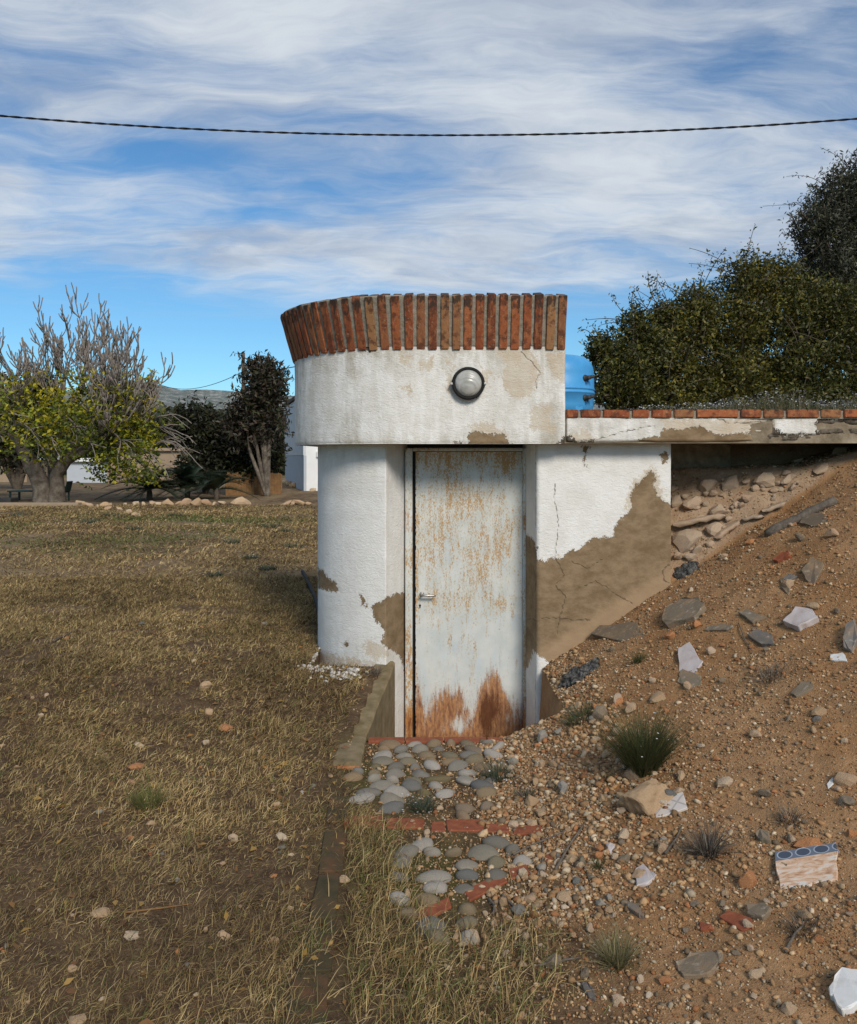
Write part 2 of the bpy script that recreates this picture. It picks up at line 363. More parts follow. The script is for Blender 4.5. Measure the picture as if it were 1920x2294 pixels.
def mat_ground():
    m, nt, b = new_mat('soil', 0.95, 0.15); co = COORD(nt)
    d = ATTR(nt, 'dirt'); g = ATTR(nt, 'green'); mo = ATTR(nt, 'moss'); bk = ATTR(nt, 'bank'); far = ATTR(nt, 'far')
    n0 = NOISE(nt, co, 1.7, 6, 0.6); n1 = NOISE(nt, co, 9, 6, 0.62); n2 = NOISE(nt, co, 60, 5, 0.65); n3 = NOISE(nt, co, 190, 3, 0.6)
    soil = MIX(nt, SS(nt, n1, 0.3, 0.7), (0.062, 0.037, 0.021), (0.13, 0.083, 0.045))
    soil = MIX(nt, MATH(nt, 'MULTIPLY', SS(nt, n2, 0.5, 0.72), 0.6), soil, (0.25, 0.18, 0.10))
    farc = MIX(nt, SS(nt, NOISE(nt, MAPV(nt, co, (1, 0.35, 1)), 0.9, 6, 0.65), 0.36, 0.66), (0.095, 0.056, 0.03), (0.215, 0.15, 0.08))
    farc = MIX(nt, MATH(nt, 'MULTIPLY', SS(nt, NOISE(nt, MAPV(nt, co, (1, 0.4, 1)), 5.5, 5, 0.7), 0.42, 0.7), 0.5), farc, (0.33, 0.25, 0.145))
    soil = MIX(nt, far, soil, farc)
    dirt = MIX(nt, SS(nt, n0, 0.32, 0.68), (0.30, 0.155, 0.064), (0.385, 0.225, 0.112))
    dirt = MIX(nt, MATH(nt, 'MULTIPLY', SS(nt, n1, 0.4, 0.7), 0.6), dirt, (0.21, 0.118, 0.056))
    dirt = MIX(nt, MATH(nt, 'MULTIPLY', SS(nt, n2, 0.52, 0.7), 0.55), dirt, (0.47, 0.30, 0.165))
    dirt = MIX(nt, MATH(nt, 'MULTIPLY', SS(nt, n3, 0.56, 0.72), 0.4), dirt, (0.11, 0.062, 0.03))
    c = MIX(nt, SS(nt, MATH(nt, 'ADD', d, MATH(nt, 'MULTIPLY', MATH(nt, 'SUBTRACT', n1, 0.5), 0.7)), 0.3, 0.7), soil, dirt)
    c = MIX(nt, MATH(nt, 'MULTIPLY', bk, 0.85), c, MIX(nt, SS(nt, n1, 0.3, 0.7), (0.30, 0.20, 0.125), (0.43, 0.31, 0.205)))
    c = MIX(nt, MATH(nt, 'MULTIPLY', SS(nt, MATH(nt, 'MULTIPLY', mo, MATH(nt, 'ADD', n1, 0.35)), 0.3, 0.75), 0.85), c, MIX(nt, SS(nt, n2, 0.35, 0.65), (0.045, 0.042, 0.013), (0.10, 0.09, 0.022)))
    c = MIX(nt, SS(nt, MATH(nt, 'MULTIPLY', g, MATH(nt, 'ADD', NOISE(nt, MAPV(nt, co, (1, 0.5, 1)), 3.0, 6, 0.7), 0.2)), 0.4, 0.75), c, MIX(nt, n2, (0.07, 0.085, 0.025), (0.15, 0.15, 0.06)))
    h = MATH(nt, 'ADD', MATH(nt, 'MULTIPLY', n2, 0.7), MATH(nt, 'ADD', MATH(nt, 'MULTIPLY', n3, 0.5), n1))
    setc(nt, b, c, BUMP(nt, h, 0.9, 0.012)); return m
def mat_door():
    m, nt, b = new_mat('rusty_painted_steel', 0.55, 0.35); co = COORD(nt)
    r = ATTR(nt, 'rust'); hv = ATTR(nt, 'heavy')
    sv = MAPV(nt, co, (1, 1, 0.5))
    n1 = NOISE(nt, sv, 75, 7, 0.72); n2 = NOISE(nt, MAPV(nt, co, (1, 1, 0.16)), 32, 6, 0.65); n3 = NOISE(nt, co, 8, 5, 0.6); n4 = NOISE(nt, co, 260, 2, 0.5)
    paint = MIX(nt, SS(nt, n3, 0.3, 0.7), (0.50, 0.525, 0.50), (0.60, 0.60, 0.565))
    paint = MIX(nt, MATH(nt, 'MULTIPLY', SS(nt, NOISE(nt, MAPV(nt, co, (1, 1, 0.3)), 9, 5, 0.6), 0.52, 0.7), 0.55), paint, (0.46, 0.53, 0.58))
    nf = NOISE(nt, MAPV(nt, co, (1, 1, 0.45)), 150, 4, 0.7)
    k = MATH(nt, 'ADD', MATH(nt, 'ADD', MATH(nt, 'MULTIPLY', nf, 0.62), MATH(nt, 'MULTIPLY', n1, 0.38)), MATH(nt, 'ADD', MATH(nt, 'MULTIPLY', MATH(nt, 'SUBTRACT', n2, 0.5), 0.42), MATH(nt, 'MULTIPLY', MATH(nt, 'SUBTRACT', r, 0.5), 0.24)))
    lite = SS(nt, k, 0.505, 0.575)
    c = MIX(nt, MATH(nt, 'MULTIPLY', SS(nt, k, 0.43, 0.56), 0.55), paint, (0.50, 0.41, 0.26))
    c = MIX(nt, MATH(nt, 'MULTIPLY', lite, 0.85), c, MIX(nt, SS(nt, n4, 0.35, 0.65), (0.33, 0.15, 0.035), (0.50, 0.30, 0.11)))
    n5 = NOISE(nt, MAPV(nt, co, (1, 1, 0.10)), 60, 5, 0.7)
    k2 = MATH(nt, 'ADD', MATH(nt, 'ADD', MATH(nt, 'MULTIPLY', MATH(nt, 'SUBTRACT', n2, 0.5), 1.3), MATH(nt, 'MULTIPLY', MATH(nt, 'SUBTRACT', n5, 0.5), 0.9)), MATH(nt, 'ADD', MATH(nt, 'MULTIPLY', MATH(nt, 'SUBTRACT', nf, 0.5), 0.7), hv))
    c = MIX(nt, MATH(nt, 'MULTIPLY', SS(nt, k2, 0.16, 0.62), 0.92), c, MIX(nt, SS(nt, NOISE(nt, MAPV(nt, co, (1, 1, 0.3)), 50, 6, 0.7), 0.35, 0.65), (0.17, 0.05, 0.012), (0.44, 0.20, 0.06)))
    c = MIX(nt, MATH(nt, 'MULTIPLY', SS(nt, k2, 0.75, 1.2), 0.85), c, (0.075, 0.022, 0.008))
    c = MIX(nt, SS(nt, MATH(nt, 'ADD', ATTR(nt, 'chip'), MATH(nt, 'MULTIPLY', NOISE(nt, MAPV(nt, co, (1, 1, 0.6)), 60, 3, 0.6), 0.9)), 1.08, 1.16), c, (0.045, 0.018, 0.01))
    setc(nt, b, c, BUMP(nt, MATH(nt, 'ADD', lite, MATH(nt, 'MULTIPLY', n1, 0.6)), 0.35, 0.002))
    nt.links.new(SS(nt, k, 0.5, 0.65, 0.45, 0.85), b.inputs['Roughness']); return m

M = {}
M['plaster'] = mat_plaster(); M['brick'] = mat_brick(); M['ground'] = mat_ground(); M['door'] = mat_door()
M['mortar'] = mat_simple('mortar', [(0.25, (0.13, 0.11, 0.08)), (0.5, (0.25, 0.22, 0.17)), (0.8, (0.36, 0.325, 0.26))], 45, bump=0.9, bscale=120)
M['concrete'] = mat_simple('weathered_concrete', [(0.25, (0.105, 0.078, 0.036)), (0.5, (0.185, 0.14, 0.074)), (0.75, (0.27, 0.21, 0.125))], 12, bump=0.7, bscale=110)
M['stained_render'] = mat_simple('stained_render', [(0.25, (0.10, 0.075, 0.045)), (0.5, (0.21, 0.165, 0.11)), (0.75, (0.36, 0.30, 0.22))], 14, bump=0.6, bscale=70)
M['cobble'] = mat_rock('river_cobble', [(0, (0.13, 0.12, 0.10)), (0.2, (0.20, 0.18, 0.15)), (0.4, (0.115, 0.115, 0.11)), (0.55, (0.24, 0.16, 0.09)), (0.7, (0.15, 0.13, 0.085)), (0.88, (0.34, 0.31, 0.275)), (1, (0.12, 0.09, 0.035))], (0.085, 0.068, 0.03), 22, 0.5, 0.8)
M['tan_rock'] = mat_rock('tan_limestone', [(0, (0.36, 0.235, 0.13)), (0.35, (0.45, 0.32, 0.20)), (0.6, (0.50, 0.38, 0.26)), (0.8, (0.40, 0.25, 0.14)), (1, (0.56, 0.47, 0.36))], (0.24, 0.14, 0.065))
M['lawn_rock'] = mat_rock('pale_stone', [(0, (0.42, 0.29, 0.17)), (0.4, (0.47, 0.32, 0.19)), (0.7, (0.54, 0.43, 0.30)), (1, (0.34, 0.19, 0.10))], (0.25, 0.14, 0.065))
M['slate'] = mat_rock('grey_slate', [(0, (0.14, 0.105, 0.072)), (0.5, (0.185, 0.145, 0.10)), (1, (0.16, 0.135, 0.10))], (0.32, 0.195, 0.10), 11, 0.6)
M['blue_slate'] = mat_rock('blue_grey_slate', [(0, (0.11, 0.10, 0.09)), (1, (0.16, 0.15, 0.135))], (0.26, 0.165, 0.09), 11, 0.6)
M['dusty_stone'] = mat_rock('dusty_rubble', [(0, (0.36, 0.25, 0.165)), (0.5, (0.42, 0.31, 0.215)), (1, (0.33, 0.25, 0.18))], (0.25, 0.17, 0.105), 12, 0.5)
M['marble'] = mat_simple('pale_marble', [(0.2, (0.30, 0.235, 0.20)), (0.45, (0.43, 0.37, 0.35)), (0.8, (0.52, 0.48, 0.47))], 12, 0.5, 0.3)
M['white_tile'] = mat_simple('white_glaze', [(0.2, (0.42, 0.37, 0.31)), (0.5, (0.62, 0.61, 0.59)), (0.9, (0.60, 0.57, 0.52))], 14, 0.35, 0.1)
M['slag'] = mat_simple('charred_slag', [(0.38, (0.012, 0.011, 0.010)), (0.52, (0.07, 0.068, 0.063)), (0.75, (0.20, 0.185, 0.165))], 46, 0.6, 1.0, 60, 0.012)
M['wood'] = mat_simple('charred_wood', [(0.25, (0.05, 0.042, 0.035)), (0.6, (0.14, 0.115, 0.09)), (0.8, (0.24, 0.20, 0.16))], 40, 0.85, 0.9, 90)
M['terracotta'] = mat_simple('terracotta', [(0.25, (0.15, 0.042, 0.02)), (0.55, (0.245, 0.07, 0.03)), (0.8, (0.29, 0.115, 0.055))], 22, 0.7, 0.4)
M['rust_stone'] = mat_simple('rust_stone', [(0.25, (0.28, 0.09, 0.028)), (0.5, (0.38, 0.16, 0.06)), (0.8, (0.52, 0.36, 0.22))], 20, 0.9, 0.7)
M['mossy_brick'] = mat_simple('mossy_brick', [(0.25, (0.025, 0.022, 0.010)), (0.5, (0.06, 0.045, 0.02)), (0.8, (0.16, 0.06, 0.028))], 7, 0.9, 0.5)
M['grass'] = mat_col('dry_grass', 0.8, trans=0.2)
M['leaf'] = mat_col('leaf', 0.55, trans=0.25, spec=0.4)
M['gravel'] = mat_col('gravel', 0.9, 0.6, 120, mott=0.45)
M['bark'] = mat_simple('bark', [(0.3, (0.06, 0.046, 0.034)), (0.5, (0.13, 0.105, 0.08)), (0.75, (0.24, 0.205, 0.165))], 5, 0.9, 1.0, 22, 0.03)
M['twig'] = mat_simple('grey_twig', [(0.3, (0.14, 0.115, 0.095)), (0.7, (0.26, 0.225, 0.195))], 5, 0.9, 0.2)
M['dark_bark'] = mat_simple('dark_bark', [(0.3, (0.055, 0.042, 0.03)), (0.7, (0.14, 0.11, 0.08))], 8, 0.9, 0.6, 30, 0.01)
M['black'] = mat_simple('black_plastic', [(0.3, (0.010, 0.010, 0.010)), (0.7, (0.024, 0.023, 0.022))], 30, 0.7, 0.1, spec=0.15)
M['iron'] = mat_simple('dark_metal', [(0.3, (0.02, 0.019, 0.018)), (0.7, (0.06, 0.055, 0.05))], 60, 0.6, 0.3)
M['steel'] = mat_simple('worn_steel', [(0.3, (0.30, 0.29, 0.27)), (0.7, (0.50, 0.49, 0.47))], 80, 0.4, 0.1, metal=0.8)
M['tank'] = mat_simple('faded_blue_plastic', [(0.25, (0.045, 0.23, 0.50)), (0.5, (0.06, 0.29, 0.58)), (0.8, (0.10, 0.35, 0.62))], 5, 0.42, 0.08, 40)
M['white_wall'] = mat_simple('whitewash', [(0.25, (0.70, 0.70, 0.69)), (0.8, (0.80, 0.80, 0.79))], 2, 0.9, 0.3, 14)
M['grey_wall'] = mat_simple('grey_render', [(0.25, (0.40, 0.43, 0.47)), (0.8, (0.48, 0.51, 0.54))], 2, 0.9, 0.3, 14)
M['sheet'] = mat_simple('galvanised_sheet', [(0.25, (0.52, 0.54, 0.55)), (0.8, (0.62, 0.63, 0.64))], 2, 0.5, 0.1)
M['reed'] = mat_simple('reed', [(0.25, (0.13, 0.066, 0.026)), (0.8, (0.27, 0.15, 0.062))], 8, 0.85, 0.4)
M['tan_wall'] = mat_simple('tan_render', [(0.25, (0.26, 0.19, 0.125)), (0.8, (0.35, 0.265, 0.18))], 1.2, 0.9, 0.3, 10)
M['green_paint'] = mat_simple('dark_green_plastic', [(0.3, (0.012, 0.03, 0.026)), (0.7, (0.02, 0.045, 0.04))], 10, 0.5, 0.1)
m, nt, b = new_mat('frosted_glass', 0.28, 0.5); co = COORD(nt)
rings = node(nt, 'ShaderNodeTexWave', {'Vector': co, 'Scale': 26.0, 'Distortion': 0.6}, wave_type='RINGS', rings_direction='SPHERICAL').outputs[1]
setc(nt, b, MIX(nt, SS(nt, NOISE(nt, co, 9, 3), 0.35, 0.65), (0.30, 0.29, 0.26), (0.46, 0.45, 0.42)), BUMP(nt, rings, 0.35, 0.004)); M['glass'] = m
m, nt, b = new_mat('rocky_hillside', 0.95, 0.1); co = COORD(nt)
n_ = NOISE(nt, MAPV(nt, co, (1, 1, 2.0)), 0.10, 8, 0.75)
c_ = RAMP(nt, n_, [(0.36, (0.055, 0.065, 0.038)), (0.50, (0.125, 0.125, 0.085)), (0.58, (0.27, 0.25, 0.21)), (0.70, (0.38, 0.35, 0.31))])
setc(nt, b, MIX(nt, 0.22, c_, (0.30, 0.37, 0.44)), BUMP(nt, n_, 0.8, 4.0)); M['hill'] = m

# ================================================================== ground
def axis(dense0, dense1, step, lo, hi, g):
    a = list(np.arange(dense0, dense1, step)); s = step; v = a[-1]
    while v < hi: s *= g; v += s; a.append(v)
    s = step; v = a[0]; pre = []
    while v > lo: s *= g; v -= s; pre.append(v)
    return np.array(pre[::-1] + a)
XS = axis(-2.3, 3.2, 0.024, -420, 420, 1.075); YS = axis(2.0, 6.7, 0.024, -40, 520, 1.045)
YS = np.sort(np.concatenate([YS[np.abs(YS - Y_EDGE) > 0.016], [Y_EDGE - 0.004, Y_EDGE + 0.004]]))
GX, GY = np.meshgrid(XS, YS); GZ = ground(GX, GY)
V = np.stack([GX.ravel(), GY.ravel(), GZ.ravel()], -1)
nx, ny = len(XS), len(YS)
i = (np.arange(ny - 1)[:, None] * nx + np.arange(nx - 1)[None, :]).ravel()
Fc = np.stack([i, i + 1, i + nx + 1, i + nx], -1)
X, Y, Z = V.T
LAWN_B = lambda Y: np.interp(Y, [1.8, 2.6, 3.0, 3.6, 4.2, 4.8], [0.15, -0.02, -0.12, -0.22, -0.40, -0.48])   # right edge of the dry grass
dirtm = np.where(Y < 6.5, sm(-0.02, 0.10, X - LAWN_B(Y) - 0.12 + 0.25 * fbm(X * 4, Y * 4, 8)), 0)
dirtm = np.where((X > 0.3) & (Y < 7), np.maximum(dirtm, 0.8), dirtm) * 1.0
zd_ = zdirt(X, np.minimum(Y, 5.8))
dirtm = dirtm * np.clip(0.35 + zd_ * 6, 0, 1)
bankm = ((X > 1.60) & (Y > 5.86) & (Y < 6.55)).astype(float)
mossm = np.where((X > -0.5) & (X < 0.45) & (Y > 2.5) & (Y < 4.9), 0.5, 0) + .45 * np.exp(-((X - .0) / .2) ** 2 - ((Y - 3.3) / .25) ** 2) + .3 * np.exp(-((X + .22) / .2) ** 2 - ((Y - 4.3) / .3) ** 2)
greenm = sm(11, 14, Y) * sm(26, 20, Y) * sm(-1.5, -4, X) * np.clip(0.30 + 3.2 * fbm(X * .45, Y * .30, 4), 0, 1) + sm(32, 36, Y) * 0.4 * (X < 0) + (Y > 90) * .8
me = np_mesh('ground', V, Fc, {'dirt': dirtm, 'bank': bankm, 'moss': mossm, 'green': greenm, 'far': sm(5.5, 10, Y) * (X < 0.7)})
struct(link('ground', me, M['ground'], smooth=True))

# ================================================================== cellar building
def wall_loop(pts, zs, jitter=0.0, seed=0):
    """closed vertical wall following the plan loop pts at heights zs"""
    pts = np.asarray(pts, float); n = len(pts); m_ = len(zs)
    V = np.concatenate([np.column_stack([pts, np.full(n, z)]) for z in zs])
    i = np.arange(m_ - 1)[:, None] * n; j = np.arange(n)[None, :]; k = (j + 1) % n
    Fq = np.stack([i + j, i + n + j, i + n + k, i + k], -1).reshape(-1, 4)
    return V, Fq
def dense(pts, step):
    out = []
    for a, b in zip(pts[:-1], pts[1:]):
        a = np.array(a, float); b = np.array(b, float); n = max(1, int(np.ceil(np.linalg.norm(b - a) / step)))
        out += [a + (b - a) * t for t in np.arange(n) / n]
    return out
def normals2d(pts):
    p = np.asarray(pts); t = np.roll(p, -1, 0) - np.roll(p, 1, 0); t /= np.linalg.norm(t, axis=1)[:, None] + 1e-9
    return np.column_stack([t[:, 1], -t[:, 0]])
def wall_attrs(V, peel=(), tan=(), dark=(), cracks=(), grime_tone=None, dust=None, unpeel=()):
    px, py = proj(V)
    pe = sdmany(px, py, peel)
    for u in unpeel: pe = np.minimum(pe, -sdpoly(px, py, u))
    return {'peel': pe, 'tan': sdmany(px, py, tan), 'dark': sdmany(px, py, dark), 'crack': polyline(px, py, cracks),
            'grime_tone': grime_tone if grime_tone is not None else np.zeros(len(V)), 'dust': dust if dust is not None else np.full(len(V), -60.0)}
Z1 = lambda l: [(600 + x * .4096, 600 + y * .4096) for x, y in l]
Z2 = lambda l: [(680 + x * .343, 980 + y * .343) for x, y in l]
Z4 = lambda l: [(1150 + x * .438, 880 + y * .438) for x, y in l]

CCX, CCY = -0.09, 6.55                                   # centre of the rounded corner
bld = tag(empty('cellar_entrance', (0.2, 5.8, 0.0)), 'small white cellar entrance with rounded corner, brick crown and rusty door', 'building')
SOF = 1.676                                              # soffit height
zs = np.linspace(-0.50, SOF + 0.006, 236)
# --- left wall with rounded corner and splayed reveal
arc = [(CCX + 0.75 * math.cos(a), CCY + 0.75 * math.sin(a)) for a in np.linspace(math.asin(-(6.55 - 5.827) / 0.75) - math.pi * 0 , 0, 2)]
a0 = math.atan2(5.827 - CCY, -0.292 - CCX)              # start angle on the circle
arc = [(CCX + 0.75 * math.cos(a), CCY + 0.75 * math.sin(a)) for a in np.linspace(a0, -math.pi, 120)]
corner = [(-0.277, 5.862), (-0.281, 5.846), (-0.288, 5.834)]
loop = dense([(-0.150, 6.16), corner[0]], 0.008) + [np.array(c) for c in corner] + [np.array(p) for p in arc] + \
       dense([(-0.84, 6.56), (-0.84, 8.2)], 0.2) + dense([(-0.84, 8.2), (-0.15, 8.2), (-0.15, 6.16)], 0.5)
V, Fq = wall_loop(loop, zs)
nrm = np.tile(normals2d(loop), (len(zs), 1)); dd = 0.006 * fbm(V[:, 0] * 9 + V[:, 1] * 7, V[:, 2] * 6, 3)
V[:, :2] -= nrm * dd[:, None]
peelL = [Z2([(684, 1010), (600, 1020), (560, 1040), (530, 1050), (500, 1070), (460, 1080), (440, 1110), (460, 1160), (470, 1210), (500, 1220), (525, 1270), (520, 1310), (500, 1330), (540, 1370), (600, 1400), (630, 1430), (660, 1500), (672, 1640), (700, 1640), (700, 1010)]),
         Z2([(90, 850), (130, 870), (160, 920), (200, 940), (235, 985), (230, 1008), (150, 1000), (90, 985)]),
         Z2([(372, 1020), (398, 1060), (398, 1108), (380, 1090)]), Z2([(403, 1062), (424, 1070), (412, 1100)]), Z2([(268, 1335), (303, 1338), (297, 1372), (275, 1358)])]
tanL = [Z2([(390, 1350), (440, 1320), (540, 1370), (560, 1430), (470, 1450), (400, 1420)]), Z2([(100, 1400), (300, 1440), (480, 1465), (480, 1500), (100, 1460)])]
zz = V[:, 2]; wall_tone = 0.25 * sm(1.2, 1.66, zz) + 0.35 * sm(0.5, 0.15, zz)  # plaster gets darker towards the soffit and towards the ground
me = np_mesh('wall', V, Fq, wall_attrs(V, peelL, tanL, grime_tone=wall_tone))
wl = child('wall', me, M['plaster'], bld, True); wl['label'] = 'rounded white wall left of the door, plaster gone near the jamb'
# --- right wall
c2 = [(0.728, 5.836), (0.731, 5.818), (0.738, 5.806), (0.752, 5.80)]
loop = dense([(1.64, 6.46), (1.64, 5.80)], 0.15) + dense([(1.64, 5.80), c2[3]], 0.008) + [np.array(c) for c in c2[::-1]] + dense([c2[0], (0.676, 6.16)], 0.008) + dense([(0.676, 6.16), (0.676, 6.46), (1.64, 6.46)], 0.4)
V, Fq = wall_loop(loop, zs)
nrm = np.tile(normals2d(loop), (len(zs), 1)); V[:, :2] -= nrm * (0.006 * fbm(V[:, 0] * 8 + V[:, 1] * 7, V[:, 2] * 6, 4))[:, None]
peelR = [Z4([(50, 712), (95, 742), (120, 800), (128, 855), (160, 860), (205, 845), (245, 850), (265, 825), (300, 805), (340, 800), (370, 765), (400, 745), (440, 742), (510, 735), (515, 690), (540, 650), (575, 630), (605, 590), (600, 540), (610, 500), (650, 450), (690, 420), (705, 390), (725, 430), (720, 480), (740, 530), (780, 560), (830, 580), (830, 1300), (500, 1400), (160, 1500), (50, 1500)]),
         Z4([(748, 312), (790, 305), (800, 345), (765, 360)]), Z4([(345, 275), (388, 275), (375, 300), (370, 360), (380, 372), (362, 366), (364, 305)])]
unR = [Z2([(1440, 1520), (1470, 1490), (1500, 1390), (1525, 1420), (1560, 1440), (1600, 1460), (1600, 2000), (1440, 2000)])]
tanR = [Z4([(575, 600), (590, 480), (640, 430), (700, 370), (745, 420), (770, 540), (810, 560), (810, 640), (600, 650)]), Z4([(128, 860), (250, 840), (230, 910), (180, 900)])]
crR = [Z4([(215, 460), (210, 560), (232, 680), (215, 800), (215, 850), (262, 935), (210, 980), (270, 1050), (235, 1150), (225, 1235)]), Z4([(62, 1165), (100, 1155), (130, 1168), (170, 1150), (235, 1150)]), Z4([(235, 1150), (320, 1165), (400, 1160)]),
       Z4([(300, 860), (380, 900), (460, 850)]), Z4([(330, 1000), (420, 960), (520, 1030), (610, 1080)]), Z4([(800, 880), (765, 910), (770, 960), (800, 975)])]
px, py = proj(V)
dustd = 46 - (np.interp(px, [1200, 1503], [1500, 1310]) - py) * 1.0
me = np_mesh('wall', V, Fq, wall_attrs(V, peelR, tanR, cracks=crR, dust=np.clip(dustd, -60, 60), unpeel=unR, grime_tone=0.15 * sm(1.3, 1.66, V[:, 2])))  # slightly darker towards the soffit
wr = child('wall', me, M['plaster'], bld, True); wr['label'] = 'white wall right of the door, brown render showing below'
# --- roof slab; its underside is the soffit
BR = 0.92
outer = [np.array((CCX + BR * math.cos(a), CCY + BR * math.sin(a))) for a in np.linspace(-math.pi / 2, -math.pi, 185)]
bm = bmesh.new()
so = [(0.905, 5.66), (CCX, 5.655)] + [(CCX + (BR - .025) * math.cos(a), CCY + (BR - .025) * math.sin(a)) for a in np.linspace(-math.pi / 2, -math.pi, 24)] + [(CCX - BR + .025, 8.19), (4.2, 8.19), (4.2, 5.66)]
lo = [bm.verts.new((x, y, SOF + 0.004)) for x, y in so]; hi = [bm.verts.new((x, y, 1.862)) for x, y in so]
bm.faces.new(lo); bm.faces.new(hi[::-1])
for a in range(len(so)): b_ = (a + 1) % len(so); bm.faces.new((lo[b_], lo[a], hi[a], hi[b_]))
child('roof_slab', bm_mesh(bm), M['stained_render'], bld)
# --- parapet band
zs2 = np.linspace(SOF, 2.318, 82)
inn = [np.array((CCX + (BR - .26) * math.cos(a), CCY + (BR - .26) * math.sin(a))) for a in np.linspace(-math.pi, -math.pi / 2, 30)]
edge_r = [np.array(p) for p in [(0.889, 5.631), (0.897, 5.635), (0.900, 5.645)]][::-1]
loop = [np.array((0.90, 5.888))] + edge_r + dense([(0.885, 5.63), (CCX, 5.63)], 0.008) + outer + dense([(CCX - BR, 6.56), (CCX - BR, 8.2)], 0.15) + [np.array((CCX - BR, 8.2)), np.array((CCX - BR + .26, 8.2))] + inn + [np.array((CCX, 5.889))]
V, Fq = wall_loop(loop, zs2)
nl = len(loop); nrm = np.tile(normals2d(loop), (len(zs2), 1))
V[:, :2] -= nrm * (0.010 * fbm(V[:, 0] * 6 + V[:, 1] * 6, V[:, 2] * 6, 6))[:, None]
rl = np.clip((V[:, 2] - (SOF)) / 0.02, 0, 1)              # slightly rounded lower arris
V[:, :2] -= nrm * (-0.006 * (1 - rl) ** 2)[:, None]
top_i = (len(zs2) - 1) * nl; ntop = len(V)
capv = []                                                 # closed top and bottom of the ring
half = next(k_ for k_ in range(nl) if abs(loop[k_][1] - 8.2) < 1e-6 and loop[k_][0] > CCX - BR + .1)
tanB = [Z1(p) for p in ([(1245, 430), (1400, 430), (1480, 520), (1490, 570), (1470, 640), (1440, 700), (1330, 720), (1290, 640), (1275, 580), (1285, 520), (1250, 490)], [(820, 520), (850, 490), (905, 500), (890, 548), (825, 552)], [(970, 490), (1022, 488), (1022, 532), (975, 528)],
        [(1100, 870), (1210, 840), (1290, 880), (1325, 935), (1100, 905)], [(730, 648), (792, 648), (780, 678), (735, 672)], [(1440, 780), (1500, 740), (1545, 760), (1570, 900), (1440, 890)], [(720, 480), (790, 460), (780, 530), (740, 520)], [(980, 560), (1010, 560), (1000, 720), (975, 700)], [(1520, 470), (1640, 450), (1640, 640), (1560, 600)], [(1170, 560), (1230, 570), (1210, 640), (1180, 630)])]
peelB = [Z1([(1098, 898), (1150, 895), (1200, 907), (1280, 907), (1318, 940), (1332, 975), (1098, 975)]), Z1([(1020, 955), (1062, 952), (1062, 968), (1020, 968)])]
crB = [Z1([(1385, 460), (1450, 520), (1490, 570), (1465, 620), (1470, 660)]), Z1([(1150, 690), (1140, 720)])]
darkB = [Z1([(528, 430), (600, 432), (560, 455), (545, 462)]), Z1([(1600, 940), (1640, 915), (1680, 930), (1690, 965), (1590, 962)])]
px, py = proj(V); zr = (V[:, 2] - SOF) / (2.318 - SOF)
wall_tone = 0.34 + 0.5 * sm(0.62, 1.0, zr) + 0.45 * sm(0.14, 0.0, zr) + 0.55 * np.exp(-((px - 790) / 16) ** 2) + 0.5 * np.exp(-((px - 1235) / 22) ** 2) + 0.28 * sm(720, 668, px)  # grime at top, bottom and in streaks; also darker towards the left edge
me = np_mesh('parapet', V, Fq, wall_attrs(V, peelB, tanB, darkB, crB, grime_tone=np.clip(wall_tone, 0, 1)))
bmx = bmesh.new(); bmx.from_mesh(me); bmx.verts.ensure_lookup_table()
for zi in (0, len(zs2) - 1):                              # cap ring: bridge outer to inner side
    ring = [bmx.verts[zi * nl + k_] for k_ in range(nl)]
    o_, n_ = ring[:half], ring[half:][::-1]
    for k_ in range(len(n_) - 1):
        a_ = int(k_ * (len(o_) - 1) / (len(n_) - 1)); b_ = int((k_ + 1) * (len(o_) - 1) / (len(n_) - 1))
        vs = o_[a_:b_ + 1] + [n_[k_ + 1], n_[k_]]
        try: bmx.faces.new(vs if zi else vs[::-1])
        except ValueError: pass
me2 = bpy.data.meshes.new('parapet'); bmx.to_mesh(me2); bmx.free()
child('parapet', me2, M['plaster'], bld, True)
# --- brick crown: upright bricks leaning outwards along straight + rounded corner + left side
LEAN = math.atan2(0.10, 0.345)
def brick_mesh(seed, w, h, t):
    bm = bmesh.new(); box(bm, -w / 2, w / 2, -t / 2, t / 2, 0, h)
    es = [e for e in bm.edges if abs(e.verts[0].co.z - e.verts[1].co.z) > h * .5]
    bmesh.ops.subdivide_edges(bm, edges=es, cuts=3, use_grid_fill=True)
    bmesh.ops.bevel(bm, geom=[e for e in bm.edges if e.calc_face_angle(0) > 0.5], offset=0.0035, segments=1, affect='EDGES')
    rr = random.Random(seed)
    for v in bm.verts:
        k = rr.uniform(-1, 1); v.co.x += k * 0.0016; v.co.y += rr.uniform(-1, 1) * 0.0016
        if v.co.z > h * 0.9: v.co.z += rr.uniform(-.006, .002)
    me = bm_mesh(bm, 'brick'); me.materials.append(M['brick'])
    a = me.attributes.new('top', 'FLOAT', 'POINT'); a.data.foreach_set('value', np.array([v.co.z / h for v in me.vertices], np.float32)); return me
bricks = [brick_mesh(s, 0.053, 0.352, 0.15) for s in range(7)]
def brick_at(pos, tang, out, lean, k):
    o = bpy.data.objects.new('brick', bricks[k % 7]); COL.objects.link(o); o.parent = bld
    tv = Vector((tang[0], tang[1], 0)); ov = Vector((out[0], out[1], 0)); up = (Vector((0, 0, 1)) * math.cos(lean) + ov * math.sin(lean)).normalized()
    yv = up.cross(tv)
    Mx = Matrix.Identity(4)
    for r_ in range(3): Mx[r_][0] = tv[r_]; Mx[r_][1] = yv[r_]; Mx[r_][2] = up[r_]
    Mx = Matrix.Translation(Vector(pos)) @ Mx
    o.matrix_parent_inverse = Matrix.Translation(bld.location).inverted(); o.matrix_basis = Mx
    return o
